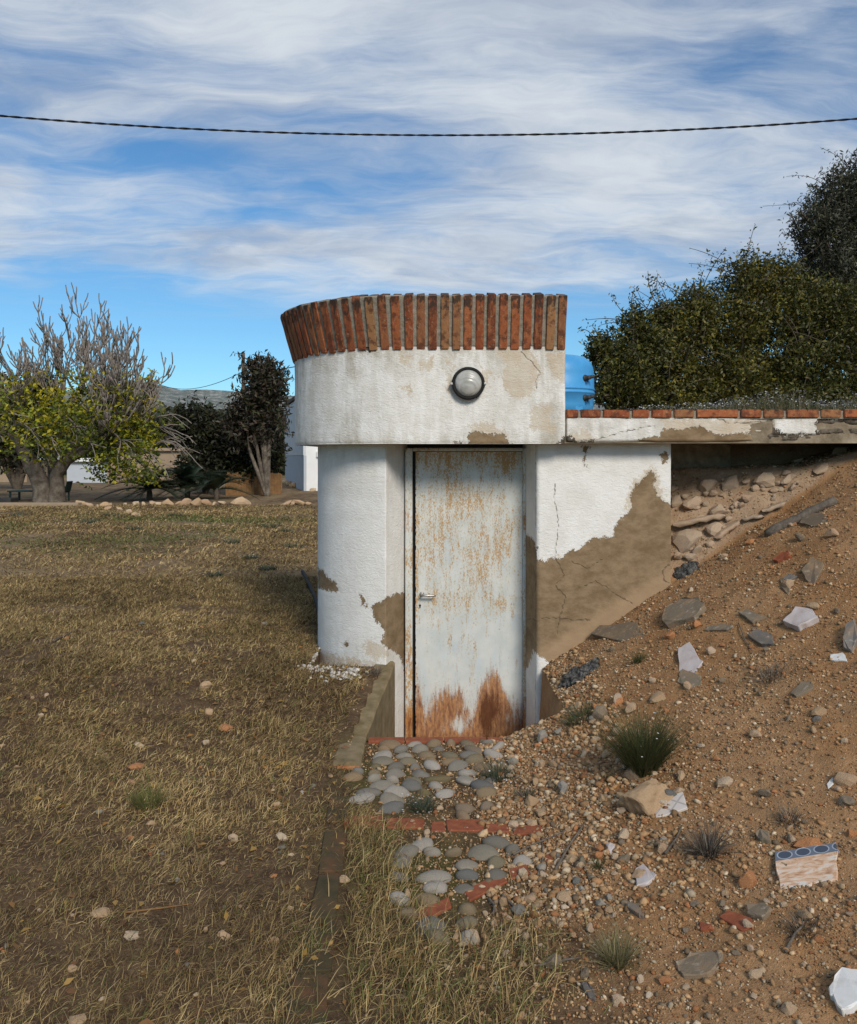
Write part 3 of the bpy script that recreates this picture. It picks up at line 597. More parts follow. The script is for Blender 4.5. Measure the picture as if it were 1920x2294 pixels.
k = 0; rr = random.Random(3); IN = 0.062                   # centreline of the bricks inside the face
xb = 0.872
while xb > CCX:
    brick_at((xb + rr.uniform(-.003, .003), 5.63 + IN + rr.uniform(-.005, .003), 2.314 + rr.uniform(-.004, .004)), (1, 0), (0, -1), LEAN * 0.9 + rr.uniform(-.012, .012), k); k += 1; xb -= 0.0768
nA = 18
for q in range(nA):
    a = -math.pi / 2 - (q + 0.45) * (math.pi / 2) / nA
    o2 = (math.cos(a), math.sin(a)); tg = (-math.sin(a), math.cos(a)); rb = BR - IN + rr.uniform(-.004, .004)
    brick_at((CCX + rb * o2[0], CCY + rb * o2[1], 2.314 + rr.uniform(-.004, .004)), tg, o2, LEAN + rr.uniform(-.012, .012), rr.randrange(7)); k += 1
for q in range(20):
    brick_at((CCX - BR + IN, CCY + 0.05 + q * 0.0785, 2.314), (0, -1), (-1, 0), LEAN, rr.randrange(7))
# mortar bed between and behind the bricks
ring_o = [(0.893, 5.63)] + [(x, 5.63) for x in np.linspace(0.85, CCX, 14)] + [(p[0], p[1]) for p in outer[4::6]] + [(CCX - BR, y) for y in np.linspace(6.6, 8.19, 10)]
nn = []
for (x, y) in ring_o:
    if x > CCX: nn.append((0, -1))
    elif y > CCY: nn.append((-1, 0))
    else: l = math.hypot(x - CCX, y - CCY); nn.append(((x - CCX) / l, (y - CCY) / l))
V = []; levels = np.linspace(0, 1, 26)
for t in levels:
    for (x, y), (ox, oy) in zip(ring_o, nn):
        off = 0.005 + (0.083 if x > CCX + .02 else 0.092) * t + 0.004 * (vnoise(x * 40 + y * 33, t * 14, 3) - .5)
        V.append((x + ox * off, y + oy * off, 2.319 + 0.318 * t))
nr = len(ring_o); Lv = len(levels)
for t in (1.0, 0.0):
    for (x, y), (ox, oy) in zip(ring_o, nn): V.append((x + ox * (0.094 * t - 0.115), y + oy * (0.094 * t - 0.115), 2.319 + 0.318 * t))
Fq = []
for a in range(Lv + 1):
    for c in range(nr - 1): Fq.append((a * nr + c, a * nr + c + 1, (a + 1) * nr + c + 1, (a + 1) * nr + c))
for a in range(Lv // 2): Fq.append((a * nr, (a + 1) * nr, (Lv - a if a == 0 else Lv) * nr, (Lv + 1) * nr))
me = np_mesh('mortar_bed', np.array(V), np.array(Fq)); child('mortar_bed', me, M['mortar'], bld, True)
bm = bmesh.new(); vs = [bm.verts.new(p) for p in ((0.893, 5.6305, 2.319), (0.893, 5.536, 2.637), (0.893, 5.651, 2.637), (0.893, 5.745, 2.319))]
v2 = [bm.verts.new((v.co.x - .02, v.co.y, v.co.z)) for v in vs]
bm.faces.new(vs); bm.faces.new(v2[::-1])
for a in range(4): bm.faces.new((vs[(a + 1) % 4], vs[a], v2[a], v2[(a + 1) % 4]))
child('mortar_end', bm_mesh(bm), M['mortar'], bld)
# --- ledge to the right of the crown: eroded concrete edge beam under a brick course
loop = dense([(4.2, 5.645), (0.9035, 5.64)], 0.009) + [np.array(p) for p in [(0.9035, 5.90), (4.2, 5.90)]]
zs3 = np.linspace(1.688, 1.846, 24); V, Fq = wall_loop(loop, zs3); px, py = proj(V)
front = V[:, 1] < 5.7
er = sm(1640, 1730, px) * (0.5 + 0.5 * np.where((px > 1735) & (px < 1832) & (py < 972), -0.9, 1)); rowg = np.abs(fbm(px * 0.006, py * .09, 9, 4))
V[:, 1] += front * (0.012 * fbm(V[:, 0] * 14, V[:, 2] * 14, 2) + er * (0.012 + 0.10 * np.clip(fbm(V[:, 0] * 3.5 + 4, V[:, 2] * 26, 9, 4) + .12, 0, .5) + .03 * fbm(V[:, 0] * 30, V[:, 2] * 40, 5)) + 0.02 * sm(1.70, 1.688, V[:, 2]))
V[:, 2] += front * (V[:, 2] < 1.70) * (0.02 + .07 * sm(1700, 1760, px)) * fbm(V[:, 0] * 5, V[:, 0] * 2, 3)
peelE = [Z4([(765, 180), (850, 190), (960, 170), (1000, 195), (1040, 215), (1210, 205), (1225, 170), (1250, 240), (1290, 235), (1290, 265), (740, 265)]), Z4([(640, 235), (760, 225), (760, 262), (640, 262)])]
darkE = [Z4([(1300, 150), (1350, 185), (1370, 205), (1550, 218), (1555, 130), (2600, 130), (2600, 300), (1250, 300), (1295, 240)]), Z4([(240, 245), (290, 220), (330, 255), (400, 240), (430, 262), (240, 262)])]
tanE = [Z4([(760, 130), (1350, 130), (1350, 200), (760, 260)]), Z4([(280, 200), (380, 190), (420, 250), (280, 262)])]
me = np_mesh('edge_beam', V, Fq, wall_attrs(V, peelE, tanE, darkE, [Z4([(400, 245), (560, 200), (720, 170)]), Z4([(1040, 130), (1100, 155), (1300, 150)])], grime_tone=np.full(len(V), 0.55)))
child('edge_beam', me, M['plaster'], bld, True)
x = 0.905; q = 0
L_ = [0.078, .128, .172, .108, .128, .128, .272, .134, .128, .21, .13, .28, .13, .17, .27, .13, .13, .27, .15]
for ln in L_:
    bm = bmesh.new(); box(bm, 0.0, ln, 5.628 - 5.7, 5.76 - 5.7, 0, 0.052)
    bmesh.ops.bevel(bm, geom=bm.edges[:], offset=0.004, segments=2, affect='EDGES')
    for v in bm.verts: v.co += Vector((rr.uniform(-.0015, .0015), rr.uniform(-.002, .002), rr.uniform(-.0015, .0015)))
    me = bm_mesh(bm, 'coping_brick'); me.materials.append(M['brick'])
    a = me.attributes.new('top', 'FLOAT', 'POINT'); a.data.foreach_set('value', np.array([.86 if v.co.z > .048 else .35 for v in me.vertices], np.float32))
    o = bpy.data.objects.new('coping_brick', me); COL.objects.link(o); o.parent = bld
    o.matrix_parent_inverse = Matrix.Translation(bld.location).inverted(); o.location = (x + .002, 5.7 + rr.uniform(-.004, .004), 1.849); o.rotation_euler = (0, rr.uniform(-.006, .006), rr.uniform(-.008, .008))
    x += ln + 0.019
bm = bmesh.new(); box(bm, 0.906, 4.2, 5.642, 5.755, 1.84, 1.893); child('coping_mortar', bm_mesh(bm), M['mortar'], bld)
# --- buried foundation wall behind the eroded gap
xs_ = np.linspace(1.66, 4.2, 120); zs4 = np.linspace(0.9, 1.679, 40)
GX, GZ = np.meshgrid(xs_, zs4); GYv = 6.40 + 0.10 * fbm(GX * 4, GZ * 6, 3) + 0.25 * sm(2.25, 2.35, GX)
V = np.stack([GX.ravel(), GYv.ravel(), GZ.ravel()], -1); n1 = len(xs_)
i = (np.arange(len(zs4) - 1)[:, None] * n1 + np.arange(n1 - 1)[None, :]).ravel()
child('foundation', np_mesh('foundation', V, np.stack([i, i + 1, i + n1 + 1, i + n1], -1)), M['stained_render'], bld, True)
# --- door leaf, frame, handle, keyhole
DY = 6.10; x0, x1 = wx(931, DY), wx(1170, DY); z0, z1 = -0.455, wz(1013, DY)
xs_ = np.arange(x0, x1 + .004, 0.007); zs_ = np.arange(z0, z1 + .004, 0.007)
GX, GZ = np.meshgrid(xs_, zs_); px = CX + GX / DY * F; py = HY - (GZ - EYE) / DY * F
dz = (px - 680) / .343; dy_ = (py - 980) / .343                      # door detail in enlarged-photo units
GYv = DY + 0.0025 * fbm(GX * 5, GZ * 3, 2) + 0.004 * sm(760, 735, dz)
def blob(cx, cy, sx, sy): return np.exp(-((dz - cx) / sx) ** 2 - ((dy_ - cy) / sy) ** 2)
rust = 0.30 + 0.35 * sm(260, 100, dy_) + 0.35 * blob(980, 300, 60, 150) + 0.45 * blob(1130, 430, 90, 90) + 0.35 * blob(1150, 800, 110, 170) + 0.3 * blob(900, 600, 120, 220) + 0.3 * blob(1300, 650, 60, 200) \
    + 0.25 * blob(1000, 1060, 140, 80) + 0.5 * blob(1320, 180, 50, 90) + 0.2 * blob(850, 1050, 30, 90) + 0.25 * blob(1270, 1080, 50, 60) - 0.25 * sm(1100, 1350, dy_) + 0.3 * sm(770, 730, dz) + .25 * blob(1090, 1500, 30, 120) + .25 * blob(1030, 1350, 160, 90)
prof = np.interp(dz, [730, 760, 800, 850, 900, 960, 1010, 1060, 1120, 1180, 1230, 1280, 1330, 1380, 1430], [1640, 1640, 1730, 1720, 1670, 1670, 1600, 1730, 1780, 1560, 1500, 1560, 1700, 1760, 1740])
heavy = 0.66 * sm(-170, 190, dy_ - prof) + 0.30 * blob(940, 1760, 50, 90) + 0.72 * blob(1190, 1800, 45, 140) + .35 * blob(1260, 1760, 60, 120) - 0.45 * blob(1010, 1880, 70, 55) + .2 * sm(1900, 1970, dy_)
chip = 0.62 * sm(752, 728, dz) + .2 * (vnoise(dz * .04, dy_ * .02, 5)) * sm(770, 730, dz)
V = np.stack([GX.ravel(), GYv.ravel(), GZ.ravel()], -1); n1 = len(xs_); n2 = len(zs_)
i = (np.arange(n2 - 1)[:, None] * n1 + np.arange(n1 - 1)[None, :]).ravel()
Fq = np.stack([i, i + 1, i + n1 + 1, i + n1], -1)
door = child('door', np_mesh('door', V, Fq, {'rust': rust.ravel(), 'heavy': heavy.ravel(), 'chip': chip.ravel()}), M['door'], bld, True)
bm = bmesh.new(); box(bm, x0, x1, DY + 0.008, DY + 0.045, z0, z1); core = link('door_core', bm_mesh(bm), M['iron'], door)
def sub(name, me, m, smooth=True): o = link(name, me, m, door, smooth); return o
hz = wz(1331, DY); hx = wx(945, DY)
V, Fq = tubes([([(hx, DY, hz), (hx, DY - 0.045, hz), (hx + 0.006, DY - .052, hz), (hx + 0.02, DY - .054, hz), (hx + 0.085, DY - .052, hz - .003), (hx + .098, DY - .046, hz - .004)], [.009, .009, .0095, .009, .008, .006], 8)])
sub('handle', np_mesh('handle', V, Fq), M['steel'])
V, Fq = lathe([(0, -.004), (.017, -.004), (.017, .002), (0, .002)], 16); V = np.column_stack([V[:, 0] + hx, V[:, 2] + DY - .002, V[:, 1] + hz]); sub('handle_rose', np_mesh('rose', V, Fq), M['steel'])
kz = wz(1357, DY); kx = wx(941, DY); bm = bmesh.new(); box(bm, kx - .004, kx + .004, DY - .0035, DY + .004, kz - .016, kz)
bmesh.ops.create_circle(bm, cap_ends=True, segments=12, radius=.0075, matrix=Matrix.Translation((kx, DY - .004, kz + .003)) @ Matrix.Rotation(R(90), 4, 'X')); sub('keyhole', bm_mesh(bm), M['black'], False)
def frame_bar(xa, xb_, za, zb, y0=DY - .03, y1=DY + .05, r0=.5):
    nx_ = max(2, int((xb_ - xa) / .009) + 1); nz_ = max(2, int((zb - za) / .009) + 1)
    gx, gz = np.meshgrid(np.linspace(xa, xb_, nx_), np.linspace(za, zb, nz_))
    V = np.stack([gx.ravel(), np.full(gx.size, y0) + .003 * fbm(gx.ravel() * 20, gz.ravel() * 20, 2), gz.ravel()], -1)
    i = (np.arange(nz_ - 1)[:, None] * nx_ + np.arange(nx_ - 1)[None, :]).ravel(); Fq = np.stack([i, i + 1, i + nx_ + 1, i + nx_], -1)
    loop_i = list(range(nx_)) + [r * nx_ + nx_ - 1 for r in range(1, nz_)] + list(range(nz_ * nx_ - 2, (nz_ - 1) * nx_ - 1, -1)) + [r * nx_ for r in range(nz_ - 2, 0, -1)]
    b0 = len(V); Vb = V[loop_i].copy(); Vb[:, 1] = y1; V = np.concatenate([V, Vb]); m_ = len(loop_i)
    sd_ = [(loop_i[(a + 1) % m_], loop_i[a], b0 + a, b0 + (a + 1) % m_) for a in range(m_)]
    Fq = np.concatenate([Fq, np.array(sd_)]); zc_ = V[:, 2]
    ru = .45 + .35 * sm(.25, -.25, zc_) + .5 * (vnoise(V[:, 0] * 10, zc_ * 7, 4) - .5); hv = .55 * sm(.2, -.4, zc_) + .35 * sm(.55, .8, vnoise(zc_ * 5, V[:, 0] * 3, 8))
    return np_mesh('door_frame', V, Fq, {'rust': ru, 'heavy': hv, 'chip': np.zeros(len(V))})
child('door_frame', frame_bar(wx(908, DY), wx(924, DY), -.46, wz(1004, DY)), M['door'], bld)
child('door_frame', frame_bar(wx(1171.5, DY), wx(1182, DY), -.46, wz(1004, DY)), M['door'], bld)
child('door_frame', frame_bar(wx(925, DY), wx(1171, DY), wz(1011, DY), wz(1003.5, DY), DY - .028), M['door'], bld)
bm = bmesh.new(); box(bm, wx(870, 6.2), wx(1230, 6.2), DY + .055, DY + .12, -.5, SOF + .002); child('backing', bm_mesh(bm), M['iron'], bld)
bm = bmesh.new(); box(bm, wx(905, DY), wx(1190, DY), DY - .12, DY + .05, -.5, -.455); child('threshold', bm_mesh(bm), M['concrete'], bld)

# ================================================================== wall lamp
LX, LZ = wx(1048.5, 5.63), wz(860, 5.63)
lamp = tag(empty('wall_lamp', (LX, 5.63, LZ)), 'round frosted bulkhead lamp with black rim on the white parapet', 'lamp')
def lathe_y(profile, cx, cy, cz, n=36):                  # profile (r, depth towards the camera)
    V, Fq = lathe(profile, n); return np.column_stack([V[:, 0] + cx, cy - V[:, 2], V[:, 1] + cz]), Fq
V, Fq = lathe_y([(0.0, -.01), (.096, -.01), (.101, .0), (.101, .022), (.107, .026), (.108, .044), (.101, .052), (.088, .050), (.086, .040)], LX, 5.63, LZ); child('rim', np_mesh('rim', V, Fq), M['black'], lamp, True)
V, Fq = lathe_y([(.089, .038), (.088, .046), (.080, .062), (.064, .074), (.044, .082), (.022, .086), (0.001, .087)], LX, 5.63, LZ); child('glass', np_mesh('glass', V, Fq), M['glass'], lamp, True)
for s in (-1, 1):
    bm = bmesh.new(); box(bm, LX + s * .109 - .008, LX + s * .109 + .008, 5.63 - .05, 5.63 - .012, LZ - .004 - .008, LZ - .004 + .008, .003)
    bmesh.ops.create_cone(bm, cap_ends=True, segments=8, radius1=.005, radius2=.005, depth=.012, matrix=Matrix.Translation((LX + s * .112, 5.63 - .056, LZ - .004)) @ Matrix.Rotation(R(90), 4, 'X')); child('clip', bm_mesh(bm), M['steel'], lamp)

# ================================================================== blue tank on the roof
TX, TY, TZ = 0.93, 6.30, 1.864
tank = tag(empty('water_tank', (TX, TY, TZ)), 'faded blue plastic tank with black valves behind the brick crown', 'tank')
pr = [(0.0, .02), (.20, .02), (.245, .028), (.270, .055), (.280, .10), (.283, .178), (.290, .182), (.290, .190), (.284, .193), (.284, .206), (.290, .209), (.290, .217), (.283, .222), (.282, .33), (.277, .368), (.264, .402), (.243, .428), (.215, .447), (.18, .458), (.12, .465), (.06, .468), (0.0, .469)]
V, Fq = lathe(pr, 48); V = V + np.array([TX, TY, TZ]); child('body', np_mesh('body', V, Fq), M['tank'], tank, True)
for a in (R(-60), R(60), R(180)):
    bm = bmesh.new(); box(bm, -.05, .05, -.035, .035, 0, .09, .008); bmesh.ops.rotate(bm, cent=(0, 0, 0), matrix=Matrix.Rotation(a, 3, 'Z'), verts=bm.verts[:])
    bmesh.ops.translate(bm, vec=(TX + .225 * math.cos(a), TY + .225 * math.sin(a), TZ), verts=bm.verts[:]); child('foot', bm_mesh(bm), M['tank'], tank)
for hz_ in (.285, .145):
    a = R(-50); c_, s_ = math.cos(a), math.sin(a); P0 = np.array([TX + .275 * c_, TY + .275 * s_, TZ + hz_]); dv = np.array([c_, s_, 0])
    V, Fq = tubes([([P0 - dv * .01, P0 + dv * .012, P0 + dv * .014, P0 + dv * .04, P0 + dv * .055], [.024, .024, .016, .016, .013], 12), ([P0 + dv * .03, P0 + dv * .03 + np.array([.03, 0, .008]), P0 + dv * .03 + np.array([.05, -.004, .008])], [.012, .013, .010], 8), ([P0 + dv * .03, P0 + dv * .03 + np.array([0, 0, -.03])], [.008, .006], 6)])
    child('valve', np_mesh('valve', V, Fq), M['iron'], tank, True)

# ================================================================== sloping kerb beside the sunken landing
kerb = tag(empty('kerb_wall', (-0.43, 4.9, 0)), 'low mossy concrete kerb sloping down from the white wall to the cobbles', 'kerb')
def prism_loft(secs, bev=.012):
    """secs: list of (Y, xl, xr, ztop, zbot) -> closed lofted block with chamfered top edges, roughened"""
    V, nsec = [], len(secs)
    for (Yv, xl, xr, zt, zb) in secs:
        V += [(xl, Yv, zb), (xl, Yv, zt - bev), (xl + bev, Yv, zt), ((xl + xr) / 2, Yv, zt + .003), (xr - bev, Yv, zt), (xr, Yv, zt - bev), (xr, Yv, zb)]
    V = np.array(V); m_ = 7; Fq = []
    for s in range(nsec - 1):
        for c in range(m_): d_ = (c + 1) % m_; Fq.append((s * m_ + c, s * m_ + d_, (s + 1) * m_ + d_, (s + 1) * m_ + c))
    caps = [tuple(range(m_)), tuple((nsec - 1) * m_ + c for c in range(m_))[::-1]]
    V += np.stack([.012 * fbm(V[:, 1] * 5, V[:, 2] * 5, 3), .004 * fbm(V[:, 0] * 20, V[:, 2] * 9, 4), .008 * fbm(V[:, 0] * 6, V[:, 1] * 6, 5)], -1)
    me = bpy.data.meshes.new('block'); me.from_pydata(V.tolist(), [], [tuple(f) for f in Fq] + caps); me.update(); return me
secs = []
for t in np.linspace(0, 1, 22):
    Yv = 4.85 + t * (5.90 - 4.85); secs.append((Yv, np.interp(Yv, [4.85, 5.85], [wx(764, 4.85), wx(838, 5.85)]), np.interp(Yv, [4.85, 5.85], [wx(821, 4.85), wx(884, 5.85)]), .022 + .162 * t, -.52))
child('slab', prism_loft(secs), M['concrete'], kerb)
child('end_block', prism_loft([(Yv, wx(764 - 22 * (4.835 - Yv) / .46, Yv), wx(821 - 12 * (4.835 - Yv) / .46, Yv), .020 + .012 * (4.835 - Yv) / .46, -.12) for Yv in np.linspace(4.375, 4.835, 10)]), M['concrete'], kerb)
bm = bmesh.new(); box(bm, -.506, -.352, 4.352, 4.372, -.08, .018, .003)
child('end_tile', bm_mesh(bm), M['rust_stone'], kerb)

# ================================================================== path of cobbles with red borders
path = struct(empty('path', (0, 4.0, 0)))
bm = bmesh.new()                                         # mortar bed just under the soil skin, with the riser of the step
box(bm, -.36, .62, 4.77, Y_EDGE + .006, -.5, -.016); child('step_edge', bm_mesh(bm), M['concrete'], path)
rr = random.Random(11)
x = wx(826, 4.83)
while x < .42:                                           # thin terracotta nosing at the edge of the step
    ln = rr.uniform(.17, .24); bm = bmesh.new(); box(bm, x, x + ln, 4.79, Y_EDGE + .018, -.016, .004, .004); child('nosing_tile', bm_mesh(bm), M['terracotta'], path); x += ln + .008
def ico(sub, seed, sx, sy, sz, amp, fr=1.6, flat=False):
    bm = bmesh.new(); bmesh.ops.create_icosphere(bm, subdivisions=sub, radius=1.0)
    r3 = np.random.default_rng(seed); A = r3.normal(size=(5, 3)) * fr; ph = r3.random(5) * 6.28
    cuts = r3.normal(size=(11, 3)); cuts /= np.linalg.norm(cuts, axis=1)[:, None]; cd = r3.uniform(.50, .85, 11)
    for v in bm.verts:
        p = np.array(v.co)
        if flat:
            for c_, d_ in zip(cuts, cd):
                e = p @ c_ - d_
                if e > 0: p = p - c_ * e * .95
        k = 1 + amp * float(np.sin(A @ np.array(v.co) + ph).sum()) / 2.2
        v.co = Vector(p * k)
        v.co.x *= sx; v.co.y *= sy; v.co.z *= sz
    me = bm_mesh(bm, 'stone')
    if not flat: me.polygons.foreach_set('use_smooth', np.ones(len(me.polygons), bool))
    return me
cob = [ico(3, 100 + q, 1, .62 + .05 * (q % 4), .5, .13, 1.5) for q in range(9)]
for c_ in cob: c_.materials.append(M['cobble'])
regA = [(770, 1657), (1150, 1657), (1120, 1700), (1040, 1745), (960, 1790), (880, 1800), (800, 1790), (775, 1720)]
regB = [(900, 1868), (1160, 1868), (1190, 1935), (1110, 1985), (1120, 2040), (1075, 2110), (980, 2120), (900, 2080), (880, 1960)]
ncob = 0; Yv = 4.765; row = 0
while Yv > 2.6:
    x = -.44 + (row % 2) * .05
    while x < .6:
        Lh = rr.choice((.034, .044, .050, .056, .066)) * rr.uniform(.9, 1.12); xc = x + Lh; yc = Yv + rr.uniform(-.014, .014)
        pxc, pyc = CX + xc / yc * F, HY + EYE / yc * F
        ok = inpoly(np.array([pxc]), np.array([pyc]), regA)[0] or inpoly(np.array([pxc]), np.array([pyc]), regB)[0] or (rr.random() < .5 and xc < .38 and 3.0 < yc < 4.7 and xc > LAWN_B(yc) + .04)
        if ok and rr.random() < .9 and xc > np.interp(yc, [4.36, 4.40, 4.85], [-.52, -.31, -.31]) and abs(yc - 3.67) > .085 and segdist(np.array([pxc]), np.array([pyc]), (925, 2062), (1195, 1948))[0] > 22 and xc > LAWN_B(yc) - .06:
            o = bpy.data.objects.new('cobble', cob[rr.randrange(9)]); COL.objects.link(o); o.parent = path
            o.matrix_parent_inverse = Matrix.Translation(path.location).inverted()
            g = float(ground(np.array([xc]), np.array([yc]))[0])
            o.location = (xc, yc, g + rr.uniform(-.007, .004)); o.scale = (Lh, Lh * rr.uniform(.85, 1.1), .060 * rr.uniform(.8, 1.15)); o.rotation_euler = (rr.uniform(-.25, .25), rr.uniform(-.25, .25), rr.uniform(-.8, .8)); ncob += 1
        x += 2 * Lh + rr.uniform(.006, .02)
    Yv -= rr.uniform(.078, .094); row += 1
def slab_piece(name, quad_px, th, m, parent, lift=.006, jit=.004, seed=0):
    P = gpt([p[0] for p in quad_px], [p[1] for p in quad_px]); bm = bmesh.new(); r4 = random.Random(seed)
    top = [bm.verts.new((p[0] + r4.uniform(-jit, jit), p[1] + r4.uniform(-jit, jit), p[2] + lift)) for p in P]; bot = [bm.verts.new((v.co.x, v.co.y, v.co.z - th)) for v in top]
    bm.faces.new(top[::-1] if (Vector(P[1] - P[0]).cross(Vector(P[2] - P[1]))).z < 0 else top); bm.faces.new(bot)
    for a in range(len(P)): b_ = (a + 1) % len(P); bm.faces.new((top[a], top[b_], bot[b_], bot[a]))
    bmesh.ops.recalc_face_normals(bm, faces=bm.faces[:]); bmesh.ops.bevel(bm, geom=[e for e in bm.edges if e.calc_face_angle(0) > .6], offset=.003, segments=1, affect='EDGES')
    return child(name, bm_mesh(bm), m, parent)
# red brick strips: across the path, diagonal, and the mossy left border
for q, quad in enumerate([[(966, 1845), (995, 1842), (998, 1864), (964, 1864)], [(1000, 1838), (1085, 1838), (1082, 1864), (1002, 1864)], [(1150, 1852), (1215, 1850), (1212, 1872), (1148, 1870)], [(1090, 1848), (1142, 1848), (1140, 1866), (1090, 1866)], [(770, 1832), (860, 1830), (862, 1856), (768, 1858)], [(865, 1835), (950, 1838), (948, 1858), (866, 1856)],
                           [(1038, 2000), (1120, 1956), (1140, 1978), (1052, 2022)], [(1140, 1950), (1178, 1938), (1188, 1960), (1146, 1972)], [(930, 2050), (1008, 2012), (1014, 2034), (940, 2072)], [(1222, 1918), (1240, 1914), (1240, 1930), (1220, 1932)]]):
    slab_piece('border_brick', quad, .05, M['terracotta'], path, .007, seed=q)
for q, quad in enumerate([[(738, 1788), (782, 1788), (776, 1840), (728, 1842)], [(728, 1868), (778, 1868), (768, 1958), (712, 1958)], [(712, 1966), (764, 1964), (754, 2060), (690, 2062)], [(690, 2070), (752, 2068), (742, 2180), (662, 2184)], [(660, 2194), (738, 2190), (730, 2330), (630, 2330)]]):
    slab_piece('border_brick', quad, .06, M['mossy_brick'], path, .012, seed=20 + q)

# ================================================================== overhead cable and its poles (outside the frame)
CYD = 8.0
def cable_z(X): return wz(303, CYD) + 0.0105 * (X - wx(1000, CYD)) ** 2 + .0
xs_ = np.linspace(-13, 13, 90)
pts = np.stack([xs_, np.full(90, CYD), cable_z(xs_)], -1)
ph = xs_ * 26.0
strand = lambda o_: np.stack([xs2, CYD + .0045 * np.cos(xs2 * 24 + o_), cable_z(xs2) + .0045 * np.sin(xs2 * 24 + o_)], -1)
xs2 = np.linspace(-13, 13, 1100)
V, Fq = tubes([(strand(0), .0062, 6), (strand(math.pi), .0062, 6)])
tag(link('overhead_cable', np_mesh('cable', V, Fq), M['black'], smooth=True), 'black twisted cable sagging across the cloudy sky', 'cable')
def pole(name, X, Yv, z0_, z1_, r, label, m=M['dark_bark'], group=None):
    V, Fq = tubes([([(X, Yv, z0_), (X + .01, Yv, (z0_ + z1_) / 2), (X, Yv, z1_)], [r, r * .92, r * .82], 10)]); o = link(name, np_mesh(name, V, Fq), m, smooth=True); tag(o, label, 'pole', group); return o
for s in (-1, 1): 
    gz = float(ground(np.array([13.0 * s]), np.array([CYD]))[0]); pole('cable_pole', 13.0 * s, CYD, gz - .3, float(cable_z(13.0 * s)) + .25, .10, 'tall wooden pole carrying the twisted black cable', group='poles of the overhead cable')
# far pole with a thin wire
P0 = at(545, 790, 52); pole('utility_pole', P0.x, 52, -1.0, P0.z, .13, 'dark reddish utility pole rising behind the dark loquat tree')
A_ = at(545, 832, 52); xs_ = np.linspace(-1, 1, 60); Bp = at(380, 868, 75); Cp = at(760, 800, 30)
pts = [np.array(Bp) + (np.array(A_) - np.array(Bp)) * t + np.array([0, 0, -.5 * 4 * t * (1 - t)]) for t in np.linspace(-.25, 1, 30)] + [np.array(A_) + (np.array(Cp) - np.array(A_)) * t + np.array([0, 0, -.15 * 4 * t * (1 - t)]) for t in np.linspace(.04, 1, 20)]
V, Fq = tubes([(pts, .022, 5)]); tag(link('thin_wire', np_mesh('thin_wire', V, Fq), M['iron']), 'thin dark wire running past the far utility pole', 'wire')
# black pipe lying in the grass beside the rounded wall
hp = gpt([678, 684, 692, 700, 708, 714, 718], [1283, 1296, 1312, 1330, 1350, 1372, 1400]); hp = np.stack([np.interp(np.linspace(0, 6, 26), range(7), hp[:, c]) for c in range(3)], -1)
hp[:, 2] = ground(hp[:, 0], hp[:, 1]) + .016
V, Fq = tubes([(hp, .021, 8)]); tag(link('water_pipe', np_mesh('pipe', V, Fq), M['black'], smooth=True), 'black plastic pipe lying on the lawn beside the rounded wall', 'pipe')

# ================================================================== stones, shards and rubble
rockv = {k_: [ico(2, 300 + q + 40 * e, 1, .75, .55, .12, 2.6, True) for q in range(8)] for e, k_ in enumerate(['tan_rock', 'lawn_rock', 'dusty_stone', 'rust_stone', 'slate', 'slag', 'blue_slate', 'cobble'])}
for k_, l_ in rockv.items():
    for me in l_: me.materials.append(M[k_])
rr = random.Random(5)
def orient(o, n, rz, tilt=(0, 0)):
    xa = (Vector((1, 0, 0)) - n * n.x).normalized(); ya = n.cross(xa); q = Matrix((xa, ya, n)).transposed()
    o.rotation_euler = (q.to_4x4() @ Matrix.Rotation(rz, 4, 'Z') @ Matrix.Rotation(tilt[0], 4, 'X') @ Matrix.Rotation(tilt[1], 4, 'Y')).to_euler()
def rock(px, py, w, h, kind, label=None, group=None, name='stone', cat='stone', rz=None, sink=.35, P=None):
    if P is None: P = gpt(px, py + h * .35)[0]
    s = w * P[1] / F / 2; vert = h * P[1] / F / 2
    o = bpy.data.objects.new(name, rockv[kind][rr.randrange(8)]); COL.objects.link(o)
    n = gnormal(P[0], P[1]); zs_ = max(.35 * s, min(1.6 * s, vert / .55)); o.scale = (s, s * rr.uniform(.8, 1.1), zs_)
    o.location = Vector(P) + n * (zs_ * .55 * (1 - 2 * sink)); orient(o, n, rz if rz is not None else rr.uniform(-.5, .5) + (math.pi if rr.random() < .5 else 0), (rr.uniform(-.15, .15), rr.uniform(-.15, .15)))
    if label: tag(o, label, cat, group)
    return o
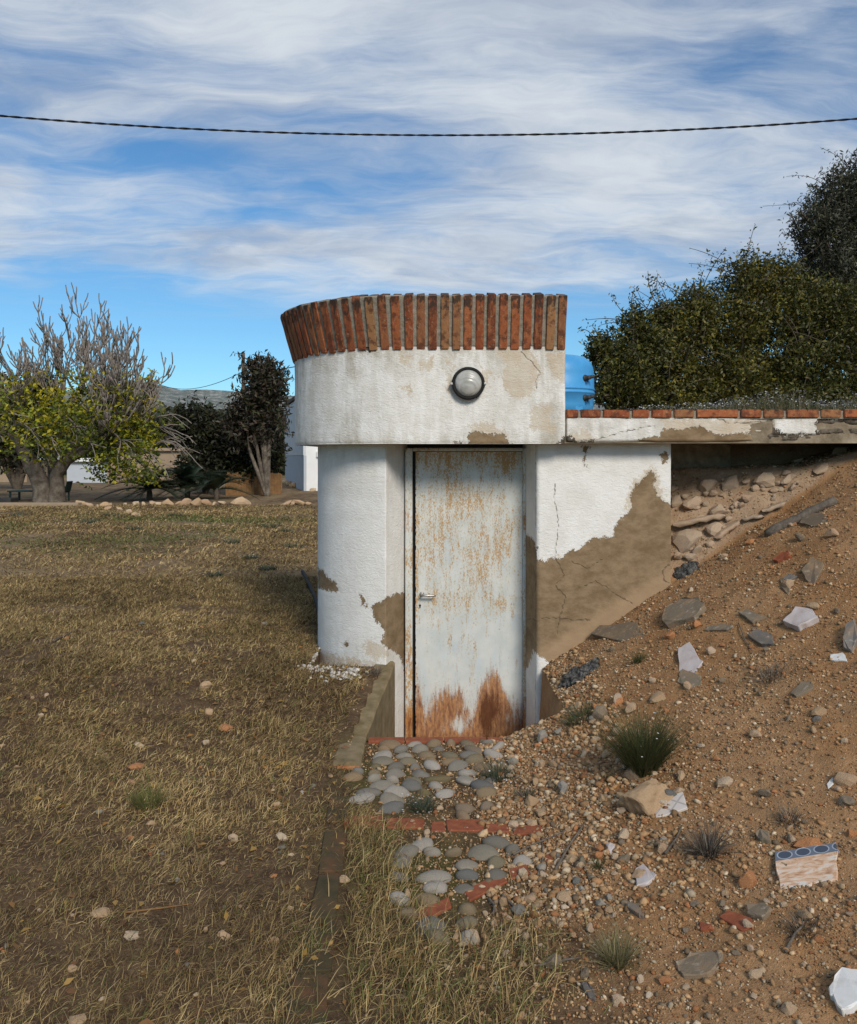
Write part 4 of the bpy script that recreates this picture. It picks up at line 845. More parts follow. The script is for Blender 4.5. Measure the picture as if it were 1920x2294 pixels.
def shard(px, py, w, h, m, label, th=.018, rz=0.0, tilt=(0, 0), n=6, name='stone_shard', cat='shard', seed=0, group=None, lift=0.6, outline=None):
    """flat irregular plate lying on the slope: w,h are its size in the photo"""
    P = gpt(px, py)[0]; sc = P[1] / F; nn_ = gnormal(P[0], P[1]); r4 = random.Random(seed + int(px))
    view = Vector((P[0], P[1], P[2] - EYE)).normalized(); fs = max(.25, abs(view.dot(nn_)))
    a_, b_ = w * sc / 2, h * sc / 2 / fs; bm = bmesh.new()
    if outline is None: outline = [(math.cos(t) * r4.uniform(.78, 1.15), math.sin(t) * r4.uniform(.78, 1.15)) for t in sorted((q + r4.uniform(-.3, .3)) * 2 * math.pi / n for q in range(n))]
    fine_ = []                                            # chip the straight edges
    for (xa_, ya_), (xb2, yb2) in zip(outline, outline[1:] + outline[:1]):
        fine_.append((xa_, ya_))
        for t in (.22, .45, .7): fine_.append((xa_ + (xb2 - xa_) * (t + r4.uniform(-.08, .08)) + r4.uniform(-.05, .03), ya_ + (yb2 - ya_) * (t + r4.uniform(-.08, .08)) + r4.uniform(-.05, .03)))
    outline = fine_
    top = [bm.verts.new((x_ * a_, y_ * b_, th / 2 + r4.uniform(-.12, .08) * th)) for x_, y_ in outline]; bot = [bm.verts.new((v.co.x * r4.uniform(.93, 1.03), v.co.y * r4.uniform(.93, 1.03), -th / 2)) for v in top]
    bm.faces.new(top); bm.faces.new(bot[::-1])
    for q in range(len(top)): k_ = (q + 1) % len(top); bm.faces.new((top[k_], top[q], bot[q], bot[k_]))
    bmesh.ops.recalc_face_normals(bm, faces=bm.faces[:]); bmesh.ops.bevel(bm, geom=bm.edges[:], offset=min(.003, th * .15), segments=1, affect='EDGES')
    o = link(name, bm_mesh(bm), m); o.location = Vector(P) + nn_ * th * (lift - .5 + .12); orient(o, nn_, rz, (tilt[0] * .45, tilt[1] * .45)); tag(o, label, cat, group); return o
S, BS = M['slate'], M['blue_slate']
shard(1392, 1418, 94, 66, S, 'broad grey-brown slate plate leaning low against the white wall corner', .03, R(18), (.12, 0), 5)
shard(1529, 1376, 108, 46, S, 'long rounded grey-brown stone slab on the dirt above the pink marble', .05, R(14), (.1, 0), 7)
def slag(px, py, w, h, label):
    P = gpt(px, py + h * .3)[0]; s = w * P[1] / F / 2; bm = bmesh.new(); bmesh.ops.create_icosphere(bm, subdivisions=4, radius=1.0)
    for v in bm.verts:
        x_, y_, z_ = v.co; r_ = 1 + .12 * math.sin(5 * x_ + px) + .1 * math.sin(7 * y_ + 2 * z_)
        g_ = math.sin(13 * x_ + 6 * y_ + 2 * math.sin(5 * y_)); pit = (.10 * max(0, g_) + .05 * max(0, math.sin(23 * y_ - 9 * x_))) * (1 if z_ > 0 else 0)
        v.co = Vector((x_ * r_, y_ * r_ * .62, z_ * .22 * r_ - pit + .04 * math.sin(9 * x_))) * s
    o = link('slag_lump', bm_mesh(bm), M['slag']); n = gnormal(P[0], P[1]); o.location = Vector(P) + n * .10 * s; orient(o, n, R(12), (.12, 0)); tag(o, label, 'slag')
slag(1297, 1499, 108, 56, 'blue-black pitted slag lump on the dirt beside the door jamb')
slag(1538, 1270, 64, 46, 'blue-black pitted slag lump wedged at the end of the white wall')
shard(1543, 1484, 78, 58, M['marble'], 'pinkish white marble plate standing over a slate piece', .022, R(-20), (.35, 0), 5)
shard(1546, 1524, 54, 44, S, 'grey slate piece leaning under the pinkish marble plate', .02, R(10), (.2, 0), 5)
shard(1794, 1388, 80, 40, M['marble'], 'wedge of pale lilac marble on the orange dirt slope', .04, R(12), (.2, 0), 5)
shard(1879, 1476, 38, 24, M['white_tile'], 'small bright white tile chip on the orange dirt slope', .01, R(15), (.1, 0), 4, cat='tile', name='tile_chip')
shard(1908, 1436, 34, 60, BS, 'dark blue-grey slate block with pale streaks on the dirt', .05, R(-35), (.2, .1), 5)
shard(1826, 1283, 52, 54, S, 'brown-grey slate slab tilted on edge high on the dirt slope', .04, R(-30), (.3, .2), 4)
shard(1683, 1387, 50, 46, S, 'narrow grey slate with a pointed tip on the dirt slope', .03, R(35), (.2, 0), 4)
shard(1707, 1432, 52, 40, BS, 'half buried blue-grey slate block below the pointed slate', .03, R(15), (.2, 0), 5)
shard(1826, 1165, 58, 36, S, 'smooth grey flagstone piece beneath the charred branch', .015, R(15), (0, 0), 5)
shard(1773, 1296, 40, 16, BS, 'thin blue-grey slate sliver pointing down the slope', .015, R(-28), (.2, 0), 4)
shard(1763, 1322, 18, 44, S, 'thin upright grey slate sliver beside the tilted slab', .02, R(-10), (.1, .3), 4)
shard(1797, 1546, 62, 28, S, 'long grey slate sliver half sunk in the gravel', .015, R(28), (0, 0), 5)
shard(1610, 1408, 36, 34, S, 'small dull slate flake behind the pinkish marble', .012, R(40), (0, 0), 5)
shard(1754, 1250, 44, 16, M['terracotta'], 'dark red brick fragment on the upper dirt slope', .03, R(20), (.1, 0), 5, cat='brick', name='brick_fragment')
shard(1766, 1178, 36, 18, M['rust_stone'], 'orange brick fragment against the charred branch', .03, R(24), (.1, 0), 4, cat='brick', name='brick_fragment')
shard(1443, 1966, 66, 44, M['marble'], 'pale lilac marble plate half buried near the dry tuft', .015, R(-8), (.05, 0), 5)
shard(1714, 1880, 36, 28, S, 'squarish grey-brown slate block on the lower slope', .03, R(10), (.1, 0), 5)
shard(1651, 2066, 66, 52, M['terracotta'], 'dark red broken tile half covered by soil', .014, R(25), (.1, 0), 5, cat='tile', name='roof_tile_shard')
shard(1582, 2080, 30, 22, M['terracotta'], 'small dark red tile corner poking from the soil', .012, R(30), (.1, 0), 4, cat='tile', name='roof_tile_shard')
shard(1705, 2044, 58, 40, S, 'muddy brown stone plate beside the dark red tile', .02, R(30), (.1, 0), 5)
shard(1567, 2163, 118, 44, S, 'large flat grey stone almost buried in sandy dirt', .03, R(8), (0, 0), 8, lift=.25)
shard(1426, 2042, 26, 36, BS, 'small dark slate chip standing in the sandy gravel', .02, R(20), (.2, 0), 5)
shard(1320, 2225, 28, 36, BS, 'smooth blue-grey slate pebble plate on the gravel', .018, R(10), (.1, 0), 6)
shard(1370, 1906, 26, 30, M['marble'], 'pale grey triangular chip in the tan gravel', .02, R(10), (.2, 0), 3)
shard(1862, 1758, 16, 22, M['white_tile'], 'tiny white tile splinter near the yellow rock', .008, R(-40), (.2, 0), 4, cat='tile', name='tile_chip')
shard(1903, 2222, 90, 84, M['white_tile'], 'big white painted slab fragment on the sandy dirt', .03, R(-28), (.1, .05), 6, cat='slab', name='slab_fragment')
# strips of stone and the charred branch in the eroded bank
def strip(a, b_, r0, r1, m, label, name, cat, up=.5, flat=.5):
    A, B = gpt([a[0], b_[0]], [a[1], b_[1]]); A = np.array(A); B = np.array(B); r4 = random.Random(int(a[0])); n = 9; pts = [A + (B - A) * t + np.array([0, 0, up * r0 + .005 * r4.uniform(-1, 1)]) for t in np.linspace(0, 1, n)]
    gz = ground(np.array([p[0] for p in pts]), np.array([p[1] for p in pts]))
    for q in range(n): pts[q][2] = max(pts[q][2], gz[q] + .3 * r0)
    if cat == 'branch': V, Fq = tubes([(pts, [r0 + (r1 - r0) * t + r0 * .2 * r4.uniform(-1, 1) for t in np.linspace(0, 1, n)], 8)])
    else:                                                 # broken flat slab seen on edge
        ax = (B - A) / np.linalg.norm(B - A); sd_ = np.cross(ax, [0, 0, 1.0]); sd_ /= np.linalg.norm(sd_); nv = np.cross(sd_, ax); V, Fq = [], []
        for q, p in enumerate(pts):
            w_ = (r0 * 2.6) * r4.uniform(.8, 1.15); h_ = r0 * .62 * r4.uniform(.75, 1.15); k2 = .55 if q in (0, n - 1) else 1
            for su, sv in ((-1, -1), (-1, .7), (-.8, 1), (.8, 1), (1, .7), (1, -1)): V.append(p + sd_ * su * w_ * k2 + nv * sv * h_ * k2 + np.array([r4.uniform(-1, 1) for _ in range(3)]) * r0 * .12)
        for q in range(n - 1):
            for c_ in range(6): d_ = (c_ + 1) % 6; Fq.append((q * 6 + c_, q * 6 + d_, q * 6 + 6 + d_, q * 6 + 6 + c_))
        Fq += [(0, 1, 2, 5), (2, 3, 4, 5), ((n - 1) * 6 + 5, (n - 1) * 6 + 2, (n - 1) * 6 + 1, (n - 1) * 6), ((n - 1) * 6 + 5, (n - 1) * 6 + 4, (n - 1) * 6 + 3, (n - 1) * 6 + 2)]; V = np.array(V); Fq = np.array(Fq)
    c = V.mean(0); V[:, 2] = V[:, 2]; o = link(name, np_mesh(name, V - c, Fq), m); o.location = c; tag(o, label, cat); return o
strip((1716, 1202), (1872, 1126), .034, .024, M['wood'], 'charred dark branch lying along the dirt slope', 'branch', 'branch')
strip((1508, 1180), (1626, 1158), .030, .022, M['dusty_stone'], 'long thin dusty slab jutting from the bank beside the white wall', 'rubble_slab', 'stone')
strip((1663, 1166), (1712, 1160), .018, .016, M['dusty_stone'], 'short thin dusty slab strip in the eroded bank', 'rubble_slab', 'stone')
strip((1706, 1148), (1758, 1130), .022, .014, M['dusty_stone'], 'tapering grey slab strip at the top of the eroded bank', 'rubble_slab', 'stone')
strip((1600, 1208), (1652, 1170), .024, .02, M['dusty_stone'], 'slanting dusty slab below the thin strip in the bank', 'rubble_slab', 'stone')
for q, (x_, y_, w_, h_) in enumerate([(1591, 1076, 46, 36), (1553, 1119, 52, 34), (1609, 1138, 50, 24), (1673, 1106, 30, 34), (1512, 1085, 26, 40), (1518, 1118, 36, 20), (1640, 1075, 50, 30), (1716, 1068, 60, 26), (1543, 1199, 80, 34), (1598, 1179, 52, 26), (1560, 1226, 30, 24), (1520, 1235, 26, 36), (1545, 1240, 34, 22), (1660, 1128, 20, 16), (1765, 1070, 40, 20), (1840, 1046, 44, 16), (1790, 1030, 36, 18), (1880, 1008, 40, 22), (1690, 1090, 24, 14), (1735, 1096, 22, 14), (1570, 1160, 28, 16), (1632, 1160, 24, 16), (1590, 1215, 26, 18)]):
    rock(x_, y_, w_, h_, 'dusty_stone', 'dusty beige rubble stone in the eroded bank under the ledge', 'rubble stones in the bank', 'rubble_stone', sink=.3)
r4 = random.Random(88)
for q in range(46):
    x_ = r4.uniform(1510, 1800); y_ = r4.uniform(1055, 1075 + (1800 - x_) * .62); w_ = r4.uniform(10, 24)
    rock(x_, y_, w_, w_ * r4.uniform(.4, .8), 'dusty_stone', 'small dusty rubble piece crumbling from the eroded bank', 'small rubble in the bank', 'rubble_piece', sink=.25)
for (x_, y_, w_, h_, kd, lb) in [(1445, 1781, 122, 84, 'tan_rock', 'large yellow-tan rock beside the patterned tile'), (1620, 1748, 48, 26, 'tan_rock', 'smooth pinkish tan stone right of the large yellow rock'), (1889, 1740, 66, 30, 'tan_rock', 'flat yellow-tan rock lying above the blue banded tile'),
        (1679, 1968, 60, 46, 'rust_stone', 'rust orange stone beside the blue banded tile'), (1810, 1885, 70, 30, 'rust_stone', 'flat rust orange stone above the blue banded tile'), (1909, 1857, 34, 40, 'rust_stone', 'pink and rust stone uphill of the flat rust orange one'),
        (1683, 1210, 28, 20, 'rust_stone', 'small orange stone below the eroded bank'), (1621, 1243, 24, 16, 'tan_rock', 'small brown stone just below the rubble bank'), (1060, 2092, 44, 42, 'tan_rock', 'pale yellow angular rock at the end of the cobbles'), (953, 2074, 34, 28, 'tan_rock', 'ochre rock left of the pale angular rock on the cobbles'),
        (1400, 1918, 36, 28, 'slate', 'rounded brown stone beside the pale triangular chip'), (1697, 2174, 42, 30, 'tan_rock', 'brown squarish stone below the almost buried flat stone'), (1767, 2252, 44, 40, 'tan_rock', 'pinkish brown blocky stone on the sandy dirt'), (1385, 2238, 40, 28, 'tan_rock', 'pinkish tan lump near the blue-grey slate pebble'), (1540, 2207, 24, 24, 'tan_rock', 'small pale tan cube-like stone on the sandy dirt'),
        (1345, 1592, 56, 44, 'slate', 'dark brown boulder behind the green wiry tuft'), (1385, 1568, 36, 24, 'rust_stone', 'orange stone beside the dark brown boulder'), (1424, 1722, 60, 44, 'slate', 'brown stone under the green wiry tuft'), (1240, 2150, 50, 40, 'slate', 'olive brown stone at the grass edge'), (1840, 1588, 46, 30, 'tan_rock', 'tan stone on the slope below the grey slate sliver'), (1830, 1606, 28, 18, 'blue_slate', 'small blue-grey stone touching the tan slope stone'), (1478, 1556, 50, 26, 'tan_rock', 'yellowish stone downhill of the slag lump'),
        (463, 1531, 32, 22, 'lawn_rock', 'pale yellow pebble standing out on the dry lawn'), (467, 1592, 30, 24, 'lawn_rock', 'tan and grey stone in the dry lawn below the pale pebble'), (504, 1629, 48, 12, 'rust_stone', 'flat red brick piece sunk in the dry lawn'), (313, 1667, 32, 12, 'lawn_rock', 'bright white oblong stone on the dry lawn'), (303, 1713, 46, 18, 'rust_stone', 'flat orange stone in the lawn near the white oblong one'),
        (295, 2092, 48, 18, 'lawn_rock', 'finger-shaped pinkish stone in the dark grass'), (225, 2043, 46, 20, 'lawn_rock', 'grey and tan stone above the finger-shaped one'), (504, 2092, 44, 24, 'lawn_rock', 'tan stone with a grey tip in the dark grass'), (616, 2104, 26, 22, 'lawn_rock', 'round cream pebble near the mossy brick border'), (631, 1871, 32, 22, 'lawn_rock', 'cream stone above a blue-grey one in the lawn'), (629, 1896, 26, 16, 'blue_slate', 'blue-grey stone below the cream one in the lawn'), (520, 1871, 28, 32, 'lawn_rock', 'upright pale ochre stone in the lawn'), (770, 1966, 28, 24, 'lawn_rock', 'white pebble on the mossy brick border'), (172, 2284, 62, 26, 'lawn_rock', 'wide flat brown stone in the grass'), (162, 2166, 26, 20, 'lawn_rock', 'cream pebble in the leaf litter'), (740, 1737, 14, 10, 'lawn_rock', 'tiny bright white chip below the kerb end')]:
    rock(x_, y_, w_, h_, kd, lb)
big = [o for o in bpy.data.objects if o.get('label') == 'large yellow-tan rock beside the patterned tile'][0]
big.data = ico(4, 997, 1, .8, .58, .16, 2.8, True); big.data.materials.append(M['tan_rock']); big.scale = tuple(v * f for v, f in zip(big.scale, (1.15, 1.1, 1.1)))
r5 = np.random.default_rng(4); A5 = r5.normal(size=(9, 3)) * 7; p5 = r5.random(9) * 6
for v in big.data.vertices: v.co *= 1 + .028 * float(np.sin(A5 @ np.array(v.co) + p5).sum())
# patterned tiles
def tile_mat(kind):
    m, nt, b = new_mat('tile_' + kind, 0.35, 0.4); co = COORD(nt, 'Object'); sp = node(nt, 'ShaderNodeSeparateXYZ', {0: co})
    if kind == 'banded':
        ve = NOISE(nt, MAPV(nt, co, (1, 2.6, 1), (0, 0, 0), (0, 0, R(-38))), 16, 5, 0.6, 1.2)
        c = RAMP(nt, ve, [(0.32, (0.36, 0.17, 0.08)), (0.45, (0.58, 0.36, 0.22)), (0.55, (0.66, 0.50, 0.37)), (0.66, (0.62, 0.58, 0.52))])
        u = MATH(nt, 'DIVIDE', MATH(nt, 'SUBTRACT', MATH(nt, 'FRACT', MATH(nt, 'ADD', MATH(nt, 'MULTIPLY', sp.outputs[0], 16.5), .5)), 0.5), 0.40)
        w_ = MATH(nt, 'DIVIDE', MATH(nt, 'SUBTRACT', sp.outputs[1], 0.078), 0.021)
        r2 = MATH(nt, 'ADD', MATH(nt, 'MULTIPLY', u, u), MATH(nt, 'MULTIPLY', w_, w_))
        bandc = MIX(nt, SS(nt, r2, 0.75, 0.9), (0.045, 0.06, 0.09), MIX(nt, SS(nt, r2, 1.0, 1.25), (0.33, 0.36, 0.40), (0.11, 0.135, 0.175)))
        c = MIX(nt, SS(nt, sp.outputs[1], 0.052, 0.053), c, bandc)
    else:
        z = MATH(nt, 'ABSOLUTE', MATH(nt, 'SUBTRACT', MATH(nt, 'FRACT', MATH(nt, 'MULTIPLY', sp.outputs[0], 15)), 0.5))
        d_ = MATH(nt, 'ABSOLUTE', MATH(nt, 'SUBTRACT', MATH(nt, 'ABSOLUTE', MATH(nt, 'MULTIPLY', sp.outputs[1], 12)), z))
        c = MIX(nt, MATH(nt, 'MULTIPLY', SS(nt, d_, 0.10, 0.05), 0.6), MIX(nt, NOISE(nt, co, 14, 4), (0.50, 0.44, 0.39), (0.63, 0.58, 0.53)), (0.26, 0.24, 0.23))
    setc(nt, b, c); return m
shard(1501, 1806, 76, 36, tile_mat('zigzag'), 'white tile fragment with grey zigzag pattern against the yellow rock', .012, R(-6), (.12, 0), 4, 'tile_shard', 'tile', outline=[(-1, -.95), (.92, -.8), (1.0, .9), (-.86, .75)])
shard(1812, 1946, 150, 76, tile_mat('banded'), 'broken veined orange tile with a blue oval border band', .014, R(-13), (.10, 0), 4, 'tile_shard', 'tile', outline=[(-.98, -1), (-.2, -.92), (.2, -.78), (.62, -.9), (.98, .5), (1.02, .98), (-.8, 1.0)])
# many countable loose stones (shared labels) ...
cand = []
TONE = {'tan_rock': 'tan limestone', 'lawn_rock': 'pale cream', 'cobble': 'smooth grey-brown', 'rust_stone': 'rust orange', 'dusty_stone': 'dull beige', 'slate': 'dark grey-brown'}
def scatter(n, poly, wmin, wmax, kinds, label, group, seed):
    r4 = np.random.default_rng(seed); pxs, pys = [], []
    xs_ = [p[0] for p in poly]; ys_ = [p[1] for p in poly]
    while len(pxs) < n:
        a_, b_ = r4.uniform(min(xs_), max(xs_)), r4.uniform(min(ys_), max(ys_))
        if inpoly(np.array([a_]), np.array([b_]), poly)[0]: pxs.append(a_); pys.append(b_)
    P = gpt(pxs, pys)
    for q in range(n):
        w_ = wmin * (wmax / wmin) ** (r4.random() ** 1.7); sc = w_ * min(1.0, 3.6 / P[q][1] + .25)
        kd = kinds[int(r4.integers(len(kinds)))]; big = 'large ' if w_ > wmin + .62 * (wmax - wmin) else 'small ' if w_ < wmin + .15 * (wmax - wmin) else ''
        rock(0, 0, sc, sc * r4.uniform(.5, .85), kd, big + TONE[kd] + ' ' + label, group, P=P[q], rz=r4.uniform(0, 6.28), sink=.22)
HEAP = [(1180, 1650), (1420, 1560), (1560, 1700), (1520, 1900), (1330, 2080), (1150, 2180), (1040, 2000), (1200, 1900), (1050, 1750)]
SLOPE = [(1240, 1540), (1540, 1330), (1900, 1080), (1920, 2290), (1250, 2290), (1300, 2000), (1440, 1700)]
LAWNP = [(0, 1250), (600, 1250), (690, 1500), (740, 1720), (700, 1900), (640, 2290), (0, 2290)]
scatter(120, HEAP, 17, 42, ['tan_rock', 'tan_rock', 'tan_rock', 'lawn_rock', 'cobble'], 'pebble in the gravel spilling over the cobbled path', 'pebbles on the gravel spill', 41)
scatter(110, SLOPE, 14, 40, ['tan_rock', 'tan_rock', 'dusty_stone', 'slate', 'rust_stone'], 'stone lying loose on the orange dirt slope', 'loose stones on the slope', 42)
scatter(90, LAWNP, 10, 26, ['lawn_rock', 'lawn_rock', 'lawn_rock', 'rust_stone', 'cobble'], 'stone scattered on the dry lawn', 'stones on the dry lawn', 43)
scatter(26, [(880, 1700), (1150, 1690), (1200, 1850), (1250, 2080), (1080, 2280), (900, 2180), (880, 1950)], 16, 34, ['tan_rock', 'tan_rock', 'lawn_rock'], 'stray pebble lying on the cobbles', 'pebbles on the cobbles', 44)
# ... and the gravel nobody could count
def pebbles(P, S_, cols, seed, tiny=.0):
    r4 = np.random.default_rng(seed); bm = bmesh.new(); bmesh.ops.create_icosphere(bm, subdivisions=1, radius=1.0); B = np.array([v.co[:] for v in bm.verts]); T = np.array([[v.index for v in f.verts] for f in bm.faces]); bm.free()
    n = len(P); nv = len(B)
    jit = 1 + r4.uniform(-.34, .30, (n, nv, 1)); asp = np.stack([r4.uniform(.8, 1.25, n), r4.uniform(.6, .95, n), r4.uniform(.4, .75, n)], -1)[:, None, :]
    L_ = B[None] * jit * asp; a_ = r4.uniform(0, 6.28, n); c_, s_ = np.cos(a_)[:, None], np.sin(a_)[:, None]
    tl = r4.normal(0, .3, n)[:, None]; z_ = L_[..., 2] * np.cos(tl) + L_[..., 0] * np.sin(tl); x_ = L_[..., 0] * np.cos(tl) - L_[..., 2] * np.sin(tl); y_ = L_[..., 1]
    V = np.stack([x_ * c_ - y_ * s_, x_ * s_ + y_ * c_, z_], -1) * S_[:, None, None] + P[:, None, :]
    V, Fq, C = V.reshape(-1, 3), (T[None] + (np.arange(n) * nv)[:, None, None]).reshape(-1, 3), np.repeat(cols, nv, 0)
    return V, Fq, C
def gravel_mesh(P, S_, cols, seed, tiny=0.0):
    big = S_ >= tiny; V, Fq, C = pebbles(P[big], S_[big], cols[big], seed)
    if (~big).any():                                      # crumbs of a few millimetres: eight faces are enough
        Q, q_, c_ = P[~big], S_[~big], cols[~big]; r4 = np.random.default_rng(seed); n = len(Q); B = np.array([(1, 0, 0), (0, 1, 0), (-1, 0, 0), (0, -1, 0), (0, 0, .8), (0, 0, -.8)], float); T = np.array([(0, 1, 4), (1, 2, 4), (2, 3, 4), (3, 0, 4), (1, 0, 5), (2, 1, 5), (3, 2, 5), (0, 3, 5)])
        L_ = B[None] * r4.uniform(.6, 1.25, (n, 6, 1)) + r4.normal(0, .15, (n, 6, 3)); a_ = r4.uniform(0, 6.28, n); cs, sn = np.cos(a_)[:, None], np.sin(a_)[:, None]
        L_ = np.stack([L_[..., 0] * cs - L_[..., 1] * sn, L_[..., 0] * sn + L_[..., 1] * cs, L_[..., 2]], -1)
        Fq = np.concatenate([Fq, (T[None] + (np.arange(n) * 6)[:, None, None]).reshape(-1, 3) + len(V)]); V = np.concatenate([V, (L_ * q_[:, None, None] + Q[:, None, :]).reshape(-1, 3)]); C = np.concatenate([C, np.repeat(c_, 6, 0)])
    return np_mesh('gravel', V, Fq, cols=C)
PALG = np.array([(.36, .225, .12), (.42, .275, .155), (.32, .18, .09), (.46, .34, .22), (.26, .165, .09), (.20, .155, .11), (.50, .42, .32), (.30, .135, .06), (.38, .25, .14)])
def field(n, xr, yr, dens, seed):
    r4 = np.random.default_rng(seed); X = r4.uniform(*xr, n); Y = r4.uniform(*yr, n); keep = r4.random(n) < dens(X, Y); return X[keep], Y[keep], r4
def dg(X, Y):
    px = CX + X / Y * F; zd_ = zdirt(X, np.minimum(Y, 5.8)); z_ = ground(X, Y, False); py = HY - (z_ - EYE) / Y * F
    heap = np.exp(-((X - .60) / .30) ** 2) * (.35 + .65 * sm(2.7, 3.4, Y)) * (Y < 5.75)
    d_ = .40 + .85 * heap * np.clip(.75 + 2.6 * fbm(X * 4, Y * 4, 7), .15, 1.3) + .35 * (fbm(X * 5, Y * 5, 6) > .02); d_ = d_ * sm(-.05, .32, X - LAWN_B(Y)) * np.where(X < .30, .8, 1)
    d_ = np.where((Y > Y_EDGE) & (X < .35), .05, d_); return np.where((Y > 5.8) & (X < 1.64), 0, d_) * (px < 2050) * (Y < 6.35)
X, Y, r4 = field(150000, (-.5, 3.2), (2.1, 6.4), dg, 51)
S_ = .0036 * (1 / (1 - .990 * r4.random(len(X)))) ** .37; S_ = np.minimum(S_, .0165) * np.where((np.abs(X - .60) < .38) & (Y > 2.9), 1.4, .9)
c_ = PALG[r4.integers(0, len(PALG), len(X))] * np.array([1.05, 1.0, .90]) * r4.uniform(.6, 1.2, (len(X), 1))
stuff(link('gravel', gravel_mesh(np.stack([X, Y, ground(X, Y) + S_ * .25], -1), S_, c_, 52, .0062), M['gravel']), 'tan gravel and clods strewn over the dirt slope', 'gravel')

# ================================================================== dry grass
def blades(P, L_, wd, tilt, cols, r4, curl=.5):
    """each blade two quads bent over; P roots"""
    n = len(P); a = r4.uniform(0, 6.28, n); d = np.stack([np.cos(a), np.sin(a), np.zeros(n)], -1); side = np.stack([-np.sin(a), np.cos(a), np.zeros(n)], -1)
    up = np.array([0, 0, 1.0])[None]; t1 = tilt; t2 = np.clip(tilt + curl * r4.random(n), 0, 1.75)
    d1 = d * np.sin(t1)[:, None] + up * np.cos(t1)[:, None]; d2 = d * np.sin(t2)[:, None] + up * np.cos(t2)[:, None]
    d2 = d2 + side * r4.normal(0, .3, n)[:, None]
    m_ = P + d1 * (L_ * .5)[:, None]; e = m_ + d2 * (L_ * .5)[:, None]
    hw = (wd / 2)[:, None]; fl = side * np.cos(.6) + up * .5
    V = np.stack([P - fl * hw, P + fl * hw, m_ + fl * hw * .85, m_ - fl * hw * .85, e], 1).reshape(-1, 3)
    b_ = np.arange(n)[:, None] * 5; Fq = np.concatenate([b_ + np.array([[0, 1, 2]]), b_ + np.array([[0, 2, 3]]), b_ + np.array([[3, 2, 4]])])
    return V, Fq, np.repeat(cols, 5, 0)
STRAW = np.array([(.40, .28, .12), (.31, .205, .085), (.50, .375, .18), (.18, .108, .048), (.115, .07, .035), (.36, .265, .135), (.28, .205, .075), (.085, .052, .028), (.25, .165, .08)])
OLIVE = np.array([(.13, .135, .035), (.18, .17, .055), (.10, .115, .03), (.22, .20, .075)])
def gcol(n, r4, olive=.1, X=None, Y=None):
    c = STRAW[r4.integers(0, len(STRAW), n)].copy(); k_ = r4.random(n) < olive; c[k_] = OLIVE[r4.integers(0, 4, int(k_.sum()))]
    if X is not None:
        w = .84 + .14 * sm(4.5, 7, Y) + 1.3 * fbm(X * 1.1, Y * 1.1, 21) + .9 * fbm(X * 4, Y * 4, 22); c = c * np.clip(w, .45, 1.4)[:, None]
    return c * r4.uniform(.8, 1.3, (n, 1))
def grass_near(X, Y):
    px = CX + X / Y * F; b_ = LAWN_B(Y) + .10 * fbm(X * 6, Y * 6, 12)
    d_ = np.where(Y < 4.36, sm(.10, -.06, X - b_), (X < kerb_x(Y) - .08).astype(float))
    d_ = d_ * np.clip(.72 + 2.0 * fbm(X * 2.2, Y * 2.2, 14) + 1.8 * fbm(X * 7, Y * 7, 15), .06, 1)
    d_ = np.where((X > -.86) & (Y > 5.75 + .0) & (np.hypot(X - CCX, np.minimum(Y, CCY) - CCY) < .77), 0, d_)
    bord = (X > wx(720 - (Y < 3.2) * 30, Y)) & (X < wx(776, Y)) & (Y < 3.7); d_ = np.where(bord, d_ * .12, d_)
    return d_ * (px > -60) * np.clip(1.25 - .13 * np.clip(Y - 5, 0, 9), .35, 1)
X, Y, r4 = field(900000, (-5.6, .35), (2.05, 10.0), grass_near, 61)
n = len(X); gz = ground(X, Y); L_ = r4.uniform(.018, .062, n) * np.clip(1.0 + 1.6 * fbm(X * 3, Y * 3, 16), .45, 1.6); wd = r4.uniform(.0017, .0034, n) * np.clip(Y / 3.5, .8, 2.4)
tilt = np.clip(r4.normal(1.15, .38, n), .1, 1.6)
V, Fq, C = blades(np.stack([X, Y, gz - .002], -1), L_, wd, tilt, gcol(n, r4, .09, X, Y), r4)
stuff(link('dry_grass', np_mesh('dry_grass', V, Fq, cols=C), M['grass']), 'matted dry straw-coloured grass of the lawn', 'grass')
def grass_far(X, Y):
    px = CX + X / Y * F; d_ = np.clip(.5 + 1.8 * fbm(X * .9, Y * .9, 14), .05, 1) * ((X < -.92) | (Y < 6)) * (px > -40) * (px < 760); return d_ * np.clip(9 / Y, .15, 1)
X, Y, r4 = field(620000, (-15, -.9), (8.5, 27), grass_far, 62)
n = len(X); gz = ground(X, Y); sc = np.clip(Y / 7, 1, 3); L_ = r4.uniform(.03, .07, n) * sc ** .5; wd = r4.uniform(.004, .007, n) * sc
gm = sm(11, 14, Y) * sm(25, 20, Y) * np.clip(.25 + 3.6 * fbm(X * .45, Y * .30, 4), 0, 1) * sm(-1.5, -4, X)
c_ = gcol(n, r4, .05, X * .6, Y * .6) * 1.05; k_ = r4.random(n) < gm * .75; c_[k_] = OLIVE[r4.integers(0, 4, int(k_.sum()))] * r4.uniform(.6, 1.0, (int(k_.sum()), 1)) * np.array([.85, 1.0, .9])
V, Fq, C = blades(np.stack([X, Y, gz - .004], -1), L_, wd, np.clip(r4.normal(1.1, .3, n), .1, 1.5), c_, r4)
stuff(link('lawn_grass', np_mesh('lawn_grass', V, Fq, cols=C), M['grass']), 'short patchy grass on the far part of the lawn', 'grass')
